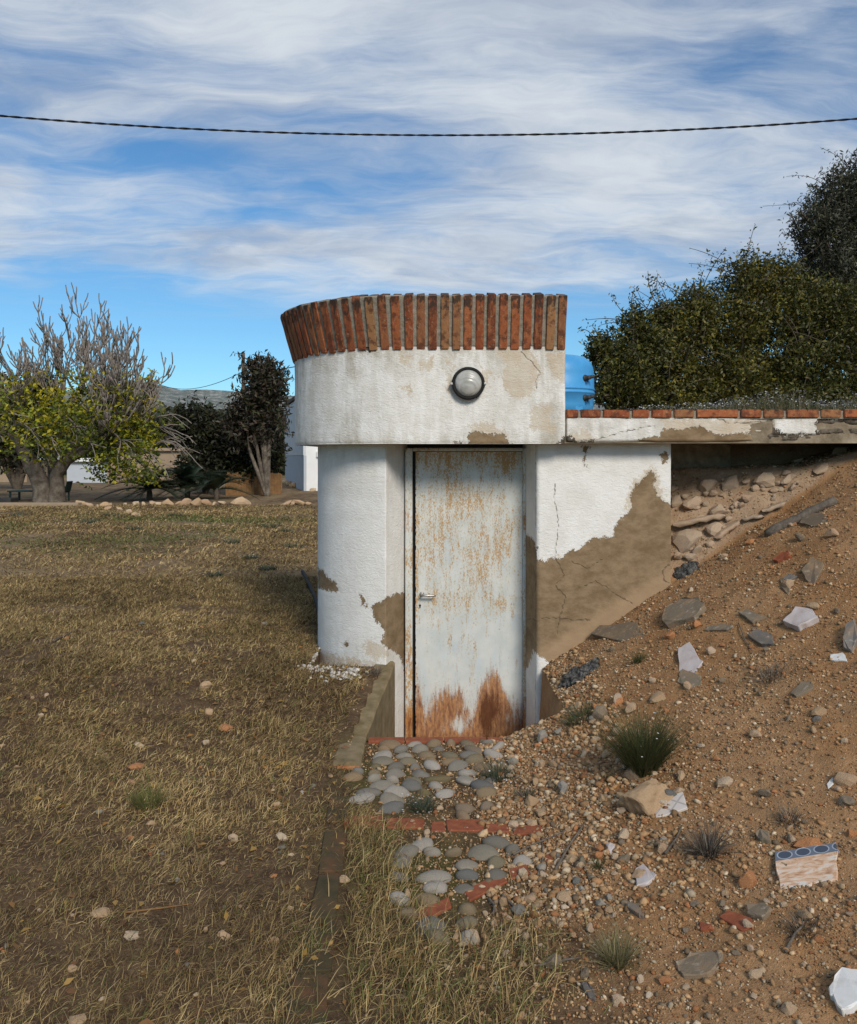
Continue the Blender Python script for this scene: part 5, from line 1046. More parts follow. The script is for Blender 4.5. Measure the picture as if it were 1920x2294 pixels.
# taller wiry grass between the cobbles and the mossy border
def grass_wiry(X, Y):
    b_ = LAWN_B(Y); d_ = np.exp(-((X - b_ + .02) / .11) ** 2) * (Y < 3.75) + .9 * (Y < 2.9) * (X > -.45) * (X < .30) * np.clip(.6 + 2 * fbm(X * 5, Y * 5, 3), 0, 1) + .55 * np.exp(-((X - .36) / .08) ** 2 - ((Y - 2.75) / .22) ** 2)
    bord = (X > wx(725, Y)) & (X < wx(770, Y)); return np.where(bord, d_ * .25, d_)
X, Y, r4 = field(26000, (-.75, .6), (2.05, 3.9), grass_wiry, 63); n = len(X)
V, Fq, C = blades(np.stack([X, Y, ground(X, Y) - .002], -1), r4.uniform(.04, .125, n), r4.uniform(.0018, .0032, n), np.clip(r4.normal(.85, .38, n), .05, 1.4), gcol(n, r4, .28) * 1.05, r4, .9)
stuff(link('wiry_grass', np_mesh('wiry_grass', V, Fq, cols=C), M['grass']), 'longer wiry grass growing along the mossy brick border', 'grass')
# dead leaves and straw bits
def leaf_quads(P, size, r4, cols, up=.4, asp=.55, fold=.25):
    n = len(P); d = r4.normal(size=(n, 3)); d[:, 2] *= (1 - up); d /= np.linalg.norm(d, axis=1)[:, None]
    nn_ = r4.normal(size=(n, 3)); nn_[:, 2] = np.abs(nn_[:, 2]) + up * 1.6; s = np.cross(d, nn_); s /= np.linalg.norm(s, axis=1)[:, None] + 1e-9; u = np.cross(s, d)
    sz = size[:, None]; w = sz * asp / 2
    V = np.stack([P, P + d * sz * .5 + s * w + u * sz * fold * .3, P + d * sz - u * sz * .1, P + d * sz * .5 - s * w + u * sz * fold * .3], 1).reshape(-1, 3)
    return V, np.arange(n * 4).reshape(n, 4), np.repeat(cols, 4, 0)
X, Y, r4 = field(2600, (-2.6, .3), (2.1, 7), lambda X, Y: np.where((X < LAWN_B(Y)) & (np.hypot(X - CCX, np.minimum(Y, CCY) - CCY) > .8), .5 * (.4 + (fbm(X * 2, Y * 2, 9) > .02)), 0), 64); n = len(X)
pal = np.array([(.30, .15, .04), (.22, .11, .04), (.36, .22, .06), (.16, .08, .035)])
V, Fq, C = leaf_quads(np.stack([X, Y, ground(X, Y) + .012], -1), r4.uniform(.015, .05, n), r4, pal[r4.integers(0, 4, n)], .8, .5)
stuff(link('leaf_litter', np_mesh('leaf_litter', V, Fq, cols=C), M['leaf']), 'small brown fallen leaves lying in the dry lawn', 'leaves')

# ================================================================== low plants on the ground
def tuft(px, py, w, h, n, cols, label, name='grass_tuft', cat='plant', wd=.003, spread=.7, seed=0, flowers=0, group=None):
    P = gpt(px, py + h * .45)[0]; r4 = np.random.default_rng(int(px) + seed); s = P[1] / F; rad = w * s / 2; H = h * s
    o = tag(empty(name, P), label, cat, group); a = r4.uniform(0, 6.28, n); r_ = rad * .45 * np.sqrt(r4.random(n)); X = P[0] + r_ * np.cos(a); Y = P[1] + r_ * np.sin(a)
    L_ = H * r4.uniform(.5, 1.1, n); nb = 5; tl = r4.uniform(.0, spread, n); a2 = a + r4.normal(0, .5, n); d = np.stack([np.cos(a2), np.sin(a2)], -1)
    Vs = []; side = np.stack([-np.sin(a2), np.cos(a2), np.zeros(n)], -1) + r4.normal(0, .4, (n, 3)); side /= np.linalg.norm(side, axis=1)[:, None]; pos = np.stack([X, Y, ground(X, Y) - .004], -1)
    for q in range(nb):
        wq = wd * (1 - .8 * q / (nb - 1)) / 2; Vs += [pos - side * wq, pos + side * wq]; t_ = tl + (q + 1) * .13
        pos = pos + np.stack([d[:, 0] * np.sin(t_), d[:, 1] * np.sin(t_), np.cos(t_)], -1) * (L_ / (nb - 1))[:, None] + r4.normal(0, .06, (n, 3)) * (L_ / nb)[:, None]
    V = np.stack(Vs, 1).reshape(-1, 3); b_ = np.arange(n)[:, None] * nb * 2
    Fq = np.concatenate([b_ + np.array([[2 * q, 2 * q + 1, 2 * q + 3, 2 * q + 2]]) for q in range(nb - 1)])
    cc = np.asarray(cols); C = np.repeat(cc[r4.integers(0, len(cc), n)] * r4.uniform(.7, 1.2, (n, 1)), nb * 2, 0)
    stuff(child('blades', np_mesh('blades', V, Fq, cols=C), M['grass'], o))
    if flowers:
        k_ = r4.integers(0, n, flowers); Pf = V.reshape(n, nb * 2, 3)[k_, -1]; V2, F2, C2 = leaf_quads(Pf, np.full(flowers, .010), r4, np.full((flowers, 3), .62), .9, 1.0); stuff(child('flowers', np_mesh('flowers', V2, F2, cols=C2), M['leaf'], o))
    return o
GREEN = [(.045, .06, .018), (.06, .075, .022), (.08, .085, .03), (.10, .09, .035)]; GREYST = [(.17, .14, .11), (.12, .09, .065), (.22, .19, .15), (.07, .055, .04)]; SAGE = [(.075, .095, .06), (.10, .12, .08), (.05, .065, .035)]
tuft(1442, 1662, 132, 140, 1700, GREEN + [(.12, .10, .04), (.035, .045, .015)], 'round green wiry broom tuft growing in the gravel', 'wiry_bush', wd=.0026, spread=.62, flowers=16)
tuft(1587, 1880, 84, 76, 320, GREYST, 'dry grey star-shaped tuft on the dirt', wd=.004, spread=1.25)
tuft(1300, 1592, 120, 50, 260, GREEN + SAGE, 'dark green weeds beside the door jamb on the gravel', spread=1.1)
tuft(1430, 1468, 34, 34, 120, GREEN, 'small dark green sprig below the slate plate', spread=.9)
tuft(945, 1795, 90, 46, 260, SAGE, 'grey-green weeds with white flowers on the cobbles below the landing', spread=1.1, flowers=26)
tuft(1115, 1722, 110, 50, 260, SAGE, 'grey-green flowering weeds where the gravel meets the cobbles', spread=1.1, flowers=24)
tuft(1180, 1770, 60, 40, 140, SAGE + GREYST, 'thin tangled weed between gravel and cobbles', spread=1.2)
tuft(330, 1780, 110, 60, 300, [(.10, .115, .03), (.14, .15, .045), (.18, .16, .06)], 'patch of fresh green grass in the dry lawn', spread=.8)
tuft(1360, 1740, 24, 24, 60, GREEN, 'tiny green seedling in the gravel by the yellow rock', spread=.8)
tuft(1345, 1930, 40, 30, 90, GREEN, 'small green weed near the pale triangular chip', spread=1.1)
tuft(1730, 1500, 110, 44, 160, GREYST, 'withered dark weed on the slope right of the marble', spread=1.3, wd=.003)
tuft(1770, 1820, 90, 40, 150, GREYST, 'withered weed beside the flat yellow-tan rock', spread=1.3)
tuft(1380, 2120, 110, 90, 320, [(.20, .17, .08), (.15, .14, .06), (.26, .22, .12)], 'straw-coloured grass clump on the lower gravel edge', spread=1.0)
tuft(1800, 2060, 120, 50, 160, GREYST, 'dark dead twigs sprouting below the banded tile', spread=1.4)
tuft(840, 1498, 60, 26, 120, GREYST, 'dry grey weeds at the top of the kerb', spread=1.2)
tuft(742, 1440, 46, 70, 130, [(.22, .15, .06), (.28, .20, .09), (.15, .10, .05)], 'tall dry weeds at the foot of the rounded wall', spread=.6)
for q, (x_, y_) in enumerate([(40, 1150), (200, 1165), (300, 1180), (395, 1150), (610, 1175), (640, 1185), (560, 1245), (660, 1220), (480, 1285), (600, 1270), (520, 1210), (250, 1150)]):
    tuft(x_, y_, 70, 16, 160, SAGE, 'low grey-green mat of flowering weed on the far lawn', 'flowering_weed', wd=.012, spread=1.3, seed=q, flowers=40, group='weed mats on the far lawn')
# twigs lying on gravel and path
def twig(pts_px, r_, label, m=M['wood'], group=None):
    P = gpt([p[0] for p in pts_px], [p[1] for p in pts_px]); P[:, 2] += r_ * 1.2 + .004; t = np.linspace(0, len(P) - 1, 14); Q = np.stack([np.interp(t, range(len(P)), P[:, c]) for c in range(3)], -1)
    gz = ground(Q[:, 0], Q[:, 1]); Q[:, 2] = np.maximum(Q[:, 2], gz + r_); c = Q.mean(0); V, Fq = tubes([(Q - c, np.linspace(r_, r_ * .55, 14), 6)]); o = link('twig', np_mesh('twig', V, Fq), m); o.location = c; tag(o, label, 'twig', group)
twig([(1150, 1920), (1200, 1895), (1265, 1868)], .005, 'grey twig reaching from the cobbles to the gravel'); twig([(1245, 1955), (1275, 1900), (1310, 1850)], .006, 'dark curved twig along the gravel spill'); twig([(1125, 2012), (1150, 2035), (1185, 2058)], .006, 'black bent twig below the diagonal red bricks')
twig([(1205, 2170), (1250, 2160), (1300, 2152)], .005, 'grey twig lying in front of the wiry grass'); twig([(1095, 2020), (1108, 2035), (1105, 2055)], .006, 'short black hooked twig on the cobbles'); twig([(1490, 1918), (1515, 1885), (1528, 1855)], .005, 'dark forked stick beside the dry grey tuft')
twig([(1655, 1400), (1670, 1440), (1690, 1470)], .004, 'thin dark vine stem trailing down the slope'); twig([(1230, 1829), (1280, 1832), (1312, 1834)], .004, 'yellow straw stalk lying on the gravel', M['reed']); twig([(120, 1440), (150, 1425), (175, 1412)], .008, 'dark stick lying on the mid lawn'); twig([(280, 2050), (360, 2040), (430, 2030)], .004, 'pale bent straw stalk in the dark grass', M['reed'])
twig([(1205, 1965), (1216, 1930), (1214, 1880)], .004, 'upright leaning grey stem on the gravel edge'); twig([(1760, 2140), (1780, 2100), (1800, 2080)], .005, 'dead stem below the banded tile')
# stones where the lawn ends, before the trees
rr = random.Random(77)
def boulder(px, py, w, h, label, group=None, Y=None):
    Yv = Y or 25.0; P = np.array([wx(px, Yv), Yv, float(ground(np.array([wx(px, Yv)]), np.array([Yv]))[0])])
    s = w * Yv / F / 2 * 1.15; v_ = h * Yv / F / 2 * 1.5; o = bpy.data.objects.new('boulder', rockv['lawn_rock'][rr.randrange(8)]); COL.objects.link(o)
    k3 = rr.uniform(1.0, 1.5); o.scale = (s * k3, s * rr.uniform(.7, 1.0), v_ * rr.uniform(1.5, 2.3)); o.location = (P[0], P[1], P[2] + v_ * .45); o.rotation_euler = (rr.uniform(-.5, .5), rr.uniform(-.5, .5), rr.uniform(0, 6.28)); tag(o, label, 'boulder', group)
boulder(542, 1110, 36, 15, 'big rough pale boulder beside the reed fence', Y=27.5)
boulder(440, 1116, 34, 18, 'largest tan boulder in the row before the palm', Y=27)
for x_, y_, w_, h_ in [(415, 1117, 22, 12), (463, 1118, 24, 13), (498, 1118, 22, 12), (400, 1119, 14, 9), (378, 1119, 26, 11), (345, 1122, 24, 9), (305, 1121, 18, 11), (322, 1123, 14, 6), (280, 1127, 12, 6), (180, 1126, 22, 11), (200, 1131, 20, 8), (232, 1131, 20, 9), (246, 1130, 12, 8), (218, 1133, 10, 6), (270, 1141, 22, 9), (290, 1146, 16, 9), (240, 1139, 14, 7), (300, 1153, 22, 8), (312, 1156, 12, 6), (355, 1124, 16, 7), (480, 1119, 14, 8), (640, 1108, 26, 8), (670, 1112, 30, 10), (690, 1110, 26, 9), (655, 1113, 16, 8)]:
    boulder(x_, y_, w_, h_, 'pale tan rock in the straggling row at the end of the lawn', 'rocks edging the lawn', Y=(EYE - .02) * F / (y_ + h_ * .5 - HY) if y_ > 1128 else 27.2)
bm = bmesh.new(); box(bm, wx(-30, 26.6), wx(178, 26.6), 26.5, 26.8, -.2, .13, .02); tag(link('stone_kerb', bm_mesh(bm), M['tan_wall']), 'low straight stone edging under the fig tree', 'kerb')
# white pebbles and lime crumbs beside the kerb
r4 = np.random.default_rng(9); P = gpt(r4.normal(720, 26, 80), r4.normal(1495, 6, 80)); P2 = gpt(r4.normal(770, 26, 90), r4.normal(1510, 7, 90)); P = np.concatenate([P, P2]); S_ = r4.uniform(.008, .022, len(P)); P[:, 2] += S_ * .3
stuff(link('lime_crumbs', gravel_mesh(P, S_, np.array([(.62, .58, .52)]) * r4.uniform(.7, 1.1, (len(P), 1)), 5), M['gravel']), 'white lime crumbs and pebbles beside the kerb', 'pebbles')

# ================================================================== trees and shrubs
def grow(p, d, L_, r_, lev, spec, out, ends, r4):
    """recursive branch; spec[lev] = (segments, wobble, up, children, child_len, child_angle, child_rad)"""
    seg, wob, up, nch, cl, ca, cr = spec[lev]; pts = [np.array(p, float)]; d = np.array(d, float); d /= np.linalg.norm(d); dirs = [d]
    for q in range(seg):
        d = d + r4.normal(0, wob, 3) + np.array([0, 0, up]); d /= np.linalg.norm(d); pts.append(pts[-1] + d * L_ / seg); dirs.append(d)
    rad = np.linspace(r_, r_ * (.55 if lev < len(spec) - 1 else .5), seg + 1); out.append((np.array(pts), rad, 8 if lev == 0 else 6 if lev < 2 else 4, lev))
    if lev == len(spec) - 1: ends.append((pts[-1], dirs[-1], lev)); return
    for c in range(nch):
        t = 1.0 if c == 0 else r4.uniform(.35, 1.0); k_ = min(seg, int(t * seg)); b_ = dirs[k_]
        ax = r4.normal(size=3); ax -= b_ * (ax @ b_); ax /= np.linalg.norm(ax) + 1e-9; an = ca * r4.uniform(.5, 1.2) * (.45 if c == 0 else 1)
        nd = b_ * math.cos(an) + ax * math.sin(an); grow(pts[k_], nd, L_ * cl * r4.uniform(.75, 1.15), max(rad[k_] * cr, .004), lev + 1, spec, out, ends, r4)
def branch_mesh(lst): return np_mesh('branches', *tubes([(p, r_, s) for p, r_, s, l in lst]))
# --- fig tree
FY = 29.0; FB = at(115, 1130, FY); FB.z = float(ground(np.array([FB.x]), np.array([FY]))[0]); r4 = np.random.default_rng(23)
fig = tag(empty('fig_tree', FB), 'old fig tree with forked trunk, bare grey twigs and yellow leaves', 'tree'); b0 = np.array(FB)
tr = [([b0 + (-.22, 0, -.2), b0 + (-.30, 0, .45), b0 + (-.52, 0, 1.0), b0 + (-.90, .1, 1.6), b0 + (-1.35, .2, 2.2)], [.40, .30, .27, .24, .18], 12), ([b0 + (.22, -.1, -.2), b0 + (.25, -.1, .4), b0 + (.22, -.1, .95), b0 + (.62, -.2, 1.45), b0 + (1.3, -.3, 1.8)], [.32, .24, .21, .20, .16], 12), ([b0 + (-.1, .5, -.2), b0 + (-.2, .6, .9), b0 + (-.3, .7, 1.8), b0 + (-.1, .8, 2.5)], [.24, .18, .16, .13], 10)]
V, Fq = tubes([(np.stack([np.interp(np.linspace(0, len(p) - 1, 20), range(len(p)), np.array(p)[:, c]) for c in range(3)], -1), np.interp(np.linspace(0, len(p) - 1, 20), range(len(p)), r_), s) for p, r_, s in tr])
V += np.stack([.05 * fbm(V[:, 2] * 3, V[:, 0] * 4, 3), .05 * fbm(V[:, 2] * 3, V[:, 1] * 4, 4), np.zeros(len(V))], -1); child('trunk', np_mesh('trunk', V, Fq), M['bark'], fig, True)
br, ends = [], []
sp = [(6, .12, .07, 4, .72, .8, .66), (5, .12, .12, 3, .72, .75, .66), (5, .12, .14, 3, .62, .7, .66), (4, .13, .20, 3, .62, .65, .7), (4, .10, .25, 0, 1, 1, 1)]
for tip, ds in ((tr[0][0][-1], [(-.9, .1, .8), (-.3, .3, 1), (-.7, -.4, .5), (.1, -.2, 1.0), (-1, .3, .15)]), (tr[1][0][-1], [(.8, 0, .8), (.3, -.2, 1), (1, .2, .35), (.9, -.4, .1), (.5, .5, .9), (1.0, -.1, .55)]), (tr[2][0][-1], [(.1, .5, 1), (-.3, .3, 1), (.5, .6, .8), (.3, .1, 1)])):
    for dd_ in ds: grow(tip, dd_, 1.75 * r4.uniform(.9, 1.15), .10, 0, sp, br, ends, r4)
thick = [b_ for b_ in br if b_[3] < 2]; thin = [b_ for b_ in br if b_[3] >= 2]
child('limbs', branch_mesh(thick), M['bark'], fig, True); child('twigs', branch_mesh([(p, np.maximum(r_, .019), s, l) for p, r_, s, l in thin]), M['twig'], fig)
dr, e2 = [], []                                          # drooping bare twigs of the right side
for q in range(26):
    t0 = b0 + np.array([r4.uniform(.5, 3.6), r4.uniform(-1.2, .6), r4.uniform(1.7, 3.0)]); grow(t0, (r4.uniform(.3, 1), r4.uniform(-.4, .2), r4.uniform(-.1, .5)), r4.uniform(.9, 1.5), .03, 0, [(6, .16, -.13, 4, .6, .7, .7), (5, .15, -.08, 0, 1, 1, 1)], dr, e2, r4)
for q in range(14):
    t0 = b0 + np.array([r4.uniform(-2.2, .3), r4.uniform(-1.2, .2), r4.uniform(2.0, 2.8)]); grow(t0, (r4.uniform(-.6, .6), r4.uniform(-.6, -.1), r4.uniform(-.3, .4)), r4.uniform(.8, 1.3), .028, 0, [(6, .16, -.13, 3, .6, .7, .7), (5, .15, -.08, 0, 1, 1, 1)], dr, e2, r4)
child('drooping_twigs', branch_mesh([(p, np.maximum(r_, .014), s, l) for p, r_, s, l in dr]), M['twig'], fig)
E = np.array([p for p, d_, l in ends] + [p for p, d_, l in e2]); zrel = E[:, 2] - b0[2]
keep = (zrel < 4.4) & (np.abs(E[:, 0] - b0[0] - .3) < 3.9) & (r4.random(len(E)) < np.interp(zrel, [1, 2.5, 3.4, 4.4], [1, .95, .75, .12])); E = E[keep]
inner = b0 + np.stack([r4.normal(.6, 2.2, 1700), r4.normal(0, 1.3, 1700), np.abs(r4.normal(2.75, .85, 1700))], -1); ir = inner - b0; inner = inner[(ir[:, 2] > 1.35) & (((ir[:, 0] - .3) / 3.6) ** 2 + (ir[:, 1] / 2.6) ** 2 + ((ir[:, 2] - 2.5) / 2.0) ** 2 < 1)]
rim_ = b0 + np.stack([r4.uniform(1.2, 3.9, 520), r4.uniform(-1.6, .2, 520), r4.uniform(.7, 2.8, 520)], -1)
rim_ = rim_[(rim_[:, 0] - b0[0] > 1.6) & (np.abs(rim_[:, 0] - b0[0] - 2.4) < 1.3)]
Pl = np.repeat(np.concatenate([E, inner, rim_]), 2, 0); Pl = Pl + r4.normal(0, .11, Pl.shape); n = len(Pl)  # each leaf is three lobes from one stalk point
yel = np.array([(.50, .40, .02), (.42, .36, .02), (.34, .33, .025), (.22, .25, .025), (.12, .15, .022), (.08, .10, .02)]); hfrac = np.clip((Pl[:, 2] - b0[2] - 1.2) / 3, 0, 1)
ci = np.clip((r4.random(n) * 4.4 + (1 - hfrac) * 2.2 + .9 * np.sin(Pl[:, 0] * 2.1)).astype(int), 0, 5)
C3 = np.repeat(yel[ci] * r4.uniform(.75, 1.1, (n, 1)), 3, 0); V, Fq, C = leaf_quads(np.repeat(Pl, 3, 0), np.repeat(r4.uniform(.10, .19, n), 3), r4, C3, .35, .55); stuff(child('leaves', np_mesh('leaves', V, Fq, cols=C), M['leaf'], fig))
# --- generic leafy plants: clumps of leaves on a branch skeleton
def leafy(name, label, cat, base, clumps, nleaf, lsize, pal, seed, asp=.45, stem_m=None, trunk_r=.05, shoots=0, group=None, up=.15, shell=.55, dens_noise=1.0, shoot_len=.6):
    """clumps: (x,y,z,rx,ry,rz)"""
    r4 = np.random.default_rng(seed); o = tag(empty(name, base), label, cat, group); b0 = np.array(base, float); cl = np.array(clumps, float); pal = np.array(pal); br = []
    for c in cl:
        mid_ = (b0 + c[:3]) / 2 + np.array([*(r4.normal(0, .15, 2) * c[3]), 0]); t = np.linspace(0, 1, 9)[:, None]; P = (1 - t) ** 2 * b0 + 2 * t * (1 - t) * mid_ + t ** 2 * c[:3]; br.append((P, np.linspace(trunk_r, trunk_r * .35, 9), 7, 0))
        for q in range(7):
            e = c[:3] + r4.normal(0, .45, 3) * c[3:]; t = np.linspace(0, 1, 5)[:, None]; s0 = P[r4.integers(4, 9)]; br.append((s0 + (e - s0) * t + r4.normal(0, .03, (5, 3)) * c[3], np.linspace(trunk_r * .4, trunk_r * .12, 5), 5, 1))
    vol = cl[:, 3] * cl[:, 4] * cl[:, 5]; vol = vol ** .75; ncl = np.maximum(1, (nleaf * vol / vol.sum()).astype(int)); Ps, Cs = [], []
    for c, k_ in zip(cl, ncl):
        d = r4.normal(size=(k_, 3)); d /= np.linalg.norm(d, axis=1)[:, None]; r_ = (r4.random(k_) ** (1 / 3)) * (1 - shell) + shell * (1 - r4.random(k_) ** 1.5 * .6)
        lump = 1 + .34 * dens_noise * np.sin(d[:, 0] * 5.1 + c[0] * 7) * np.sin(d[:, 1] * 4.3 + c[2] * 5) + .22 * dens_noise * np.sin(d[:, 2] * 9.0 + d[:, 0] * 7 + seed) + .14 * dens_noise * np.sin(d[:, 0] * 17 + d[:, 2] * 15)
        P = c[:3] + d * (r_ * lump)[:, None] * c[3:]; P += r4.normal(0, .05, P.shape) * c[3:]
        tone = .8 + .45 * (np.sin(P[:, 0] * 9 / c[3] * .6 + seed) * np.sin(P[:, 2] * 8 / c[5] * .6)); Ps.append(P); Cs.append(pal[r4.integers(0, len(pal), k_)] * np.clip(tone, .5, 1.25)[:, None] * r4.uniform(.65, 1.2, (k_, 1)))
    P = np.concatenate(Ps); C0 = np.concatenate(Cs)
    if shoots:
        for q in range(shoots):
            c = cl[r4.integers(len(cl))]; d = r4.normal(size=3); d[2] = abs(d[2]) + .5; d /= np.linalg.norm(d); s0 = c[:3] + d * c[3:] * .8; L_ = shoot_len * r4.uniform(.4, 1.2); t = np.linspace(0, 1, 9)[:, None]; bend = r4.normal(0, .35, 3); bend[2] = -abs(bend[2])
            Q = s0 + d * L_ * t + bend * L_ * t ** 2; br.append((Q, np.linspace(.0048, .0022, 9) * (1 if lsize < .1 else 3), 4, 2))
            for p in Q[2:]:
                if r4.random() < .8: m_ = r4.integers(1, 5); P = np.concatenate([P, p + r4.normal(0, .012, (m_, 3))]); C0 = np.concatenate([C0, pal[r4.integers(0, len(pal), m_)] * r4.uniform(.7, 1.2, (m_, 1))])
    child('stems', branch_mesh(br), stem_m or M['dark_bark'], o); n = len(P)
    V, Fq, C = leaf_quads(P, lsize * r4.uniform(.6, 1.25, n), r4, C0, up, asp); stuff(child('leaves', np_mesh('leaves', V, Fq, cols=C), M['leaf'], o)); return o
def pxclumps(lst): return [(wx(cx, Y), Y, wz(cy, Y), rx * Y / F, dp, ry * Y / F) for cx, cy, rx, ry, Y, dp in lst]
HED = [(.075, .082, .014), (.10, .10, .016), (.055, .062, .012), (.13, .12, .02), (.17, .14, .022), (.05, .052, .012), (.11, .115, .03)]
HED2 = HED + [(.24, .18, .02), (.15, .13, .02), (.17, .15, .02)]
PL = 1.80
leafy('hedge_shrub', 'green honeysuckle shrub right behind the blue tank', 'shrub', (wx(1420, 7.6), 7.6, PL), pxclumps([(1395, 850, 62, 70, 7.5, .40), (1370, 800, 52, 50, 7.7, .35), (1440, 790, 60, 70, 7.9, .4), (1425, 730, 36, 46, 7.8, .25), (1345, 780, 30, 36, 7.7, .2), (1370, 880, 50, 40, 7.4, .3), (1430, 895, 60, 36, 7.6, .35)]), 20000, .040, HED, 1, shoots=34, shoot_len=.34)
leafy('hedge_shrub', 'tangled green shrub with arching bare shoots in the hedge', 'shrub', (wx(1540, 8.1), 8.1, PL), pxclumps([(1520, 850, 70, 70, 8.0, .45), (1500, 770, 60, 70, 8.2, .4), (1560, 740, 66, 76, 8.3, .45), (1490, 710, 46, 40, 8.3, .3), (1560, 680, 50, 44, 8.4, .3), (1500, 900, 60, 36, 7.7, .35), (1590, 860, 60, 50, 8.5, .4), (1460, 860, 50, 50, 8.3, .3), (1560, 890, 60, 44, 8.0, .4)]), 23000, .042, HED2, 2, shoots=48, shoot_len=.5)
leafy('hedge_shrub', 'tall green shrub with yellowing leaves in the middle of the hedge', 'shrub', (wx(1660, 8.5), 8.5, PL), pxclumps([(1640, 850, 76, 70, 8.2, .5), (1630, 740, 70, 80, 8.5, .5), (1690, 700, 70, 90, 8.7, .5), (1665, 630, 46, 60, 8.7, .35), (1720, 620, 50, 50, 8.8, .35), (1620, 900, 70, 36, 8.0, .4), (1700, 880, 70, 50, 8.2, .4), (1660, 830, 70, 60, 8.9, .4)]), 26000, .043, HED2, 3, shoots=40, shoot_len=.55)
leafy('hedge_shrub', 'dense dark green shrub under the olive tree', 'shrub', (wx(1800, 8.6), 8.6, PL), pxclumps([(1790, 840, 86, 76, 8.3, .5), (1780, 720, 76, 90, 8.7, .5), (1850, 720, 80, 90, 8.7, .5), (1760, 640, 46, 50, 8.9, .3), (1780, 900, 80, 40, 8.0, .4), (1750, 830, 80, 60, 8.9, .4), (1850, 890, 70, 44, 8.1, .4)]), 25000, .043, HED, 4, shoots=24, shoot_len=.4)
leafy('hedge_shrub', 'green shrub at the far right end of the hedge', 'shrub', (wx(1960, 8.6), 8.6, PL), pxclumps([(1910, 820, 80, 90, 8.3, .5), (1960, 720, 90, 110, 8.7, .6), (2060, 780, 90, 130, 8.7, .6), (1930, 900, 80, 40, 8.0, .4)]), 22000, .043, HED, 5, shoots=16, shoot_len=.4)
OLV = [(.06, .066, .034), (.085, .09, .052), (.045, .05, .028), (.13, .13, .085), (.04, .044, .022)]
leafy('olive_tree', 'grey-green olive tree towering over the hedge', 'tree', (wx(1960, 12), 12.0, PL), pxclumps([(1850, 560, 70, 90, 11.6, .7), (1820, 500, 46, 46, 11.4, .4), (1880, 450, 60, 66, 11.6, .6), (1930, 420, 60, 70, 11.8, .6), (1960, 520, 110, 120, 12, .9), (1840, 660, 80, 90, 11.6, .7), (1940, 660, 110, 110, 12, .9), (2040, 460, 100, 120, 12, .9), (2080, 640, 120, 150, 12, 1.0)]), 75000, .064, OLV, 6, asp=.28, trunk_r=.07, stem_m=M['dark_bark'], shoots=110, shoot_len=.4, up=.0)
# flowering ground cover along the brick edge
r4 = np.random.default_rng(81); n = 5200; X = r4.uniform(wx(1360, 6), 3.6, n); Y = r4.uniform(5.80, 6.9, n); k_ = r4.random(n) < np.clip((X - 1.2) / 1.2, .12, 1); X, Y = X[k_], Y[k_]; n = len(X); hgt = .05 + .20 * np.clip(.5 + 1.4 * fbm(X * 3, Y * 3, 5), 0, 1) * np.clip((X - 1.0) / 1.6, .25, 1)
V, Fq, C = blades(np.stack([X, Y, np.full(n, 1.86)], -1), hgt, np.full(n, .006), np.abs(r4.normal(.4, .3, n)), np.array([(.10, .095, .045), (.075, .08, .03), (.16, .13, .07)])[r4.integers(0, 3, n)], r4)
tips = V.reshape(n, 5, 3)[:, 4]; kf = r4.random(n) < .42; V2, F2, C2 = leaf_quads(tips[kf], np.full(int(kf.sum()), .014), r4, np.full((int(kf.sum()), 3), .50), .9, 1.0)
stuff(link('flowering_ground_cover', np_mesh('cover', np.concatenate([V, V2]), np.concatenate([Fq, F2[:, :3] + len(V), F2[:, [0, 2, 3]] + len(V)]), cols=np.concatenate([C, C2])), M['leaf']), 'dry stems with tiny white flowers along the brick ledge', 'flowers')
# --- left background plants
DKG = [(.030, .034, .014), (.045, .048, .02), (.06, .058, .025), (.02, .022, .01)]; LOQ = DKG + [(.085, .06, .04), (.10, .075, .055), (.075, .05, .035)]
gl = lambda X, Y: float(ground(np.array([X]), np.array([Y]))[0])
def lt(name, label, cat, px, Y, lst, n, ls, pal, seed, **kw): X = wx(px, Y); return leafy(name, label, cat, (X, Y, gl(X, Y) - .05), pxclumps(lst), n, ls, pal, seed, **kw)
lt('loquat_tree', 'dark loquat tree with drooping brownish leaves beside the white house', 'tree', 600, 33, [(590, 870, 50, 50, 33, .9), (570, 830, 26, 30, 33, .5), (612, 860, 34, 40, 33, .7), (560, 920, 50, 44, 33, .9), (605, 940, 40, 70, 33.2, .9), (540, 960, 44, 50, 33.3, .9), (590, 830, 30, 34, 33, .5)], 7500, .24, LOQ, 11, asp=.3, trunk_r=.11, up=-.2, stem_m=M['bark'], shoots=20, shoot_len=.7)
lt('evergreen_bush', 'dark evergreen bush between the fig tree and the loquat', 'shrub', 460, 35, [(440, 950, 60, 50, 35, 1.0), (480, 1000, 60, 60, 35, 1.0), (410, 960, 50, 40, 35.5, 1.0), (520, 1010, 50, 60, 35, 1.0), (450, 1050, 60, 44, 34.5, .9)], 9000, .22, DKG, 12, asp=.42, trunk_r=.09, shoots=14, shoot_len=.6)
lt('evergreen_bush', 'dark green bush under the loquat tree', 'shrub', 590, 35.5, [(578, 1010, 48, 44, 35.5, .9), (612, 1010, 26, 50, 35.5, .8), (545, 1050, 50, 34, 34.6, .7)], 5000, .2, DKG + [(.06, .075, .02)], 13, trunk_r=.07)
lt('dark_tree', 'dark tree standing behind the left side of the fig', 'tree', 40, 40, [(40, 900, 70, 60, 40, 1.6), (20, 990, 80, 70, 40, 1.6), (95, 860, 34, 34, 40, .8), (-40, 920, 80, 80, 40, 1.6), (80, 980, 60, 60, 40, 1.3)], 9000, .28, DKG, 14, trunk_r=.16)
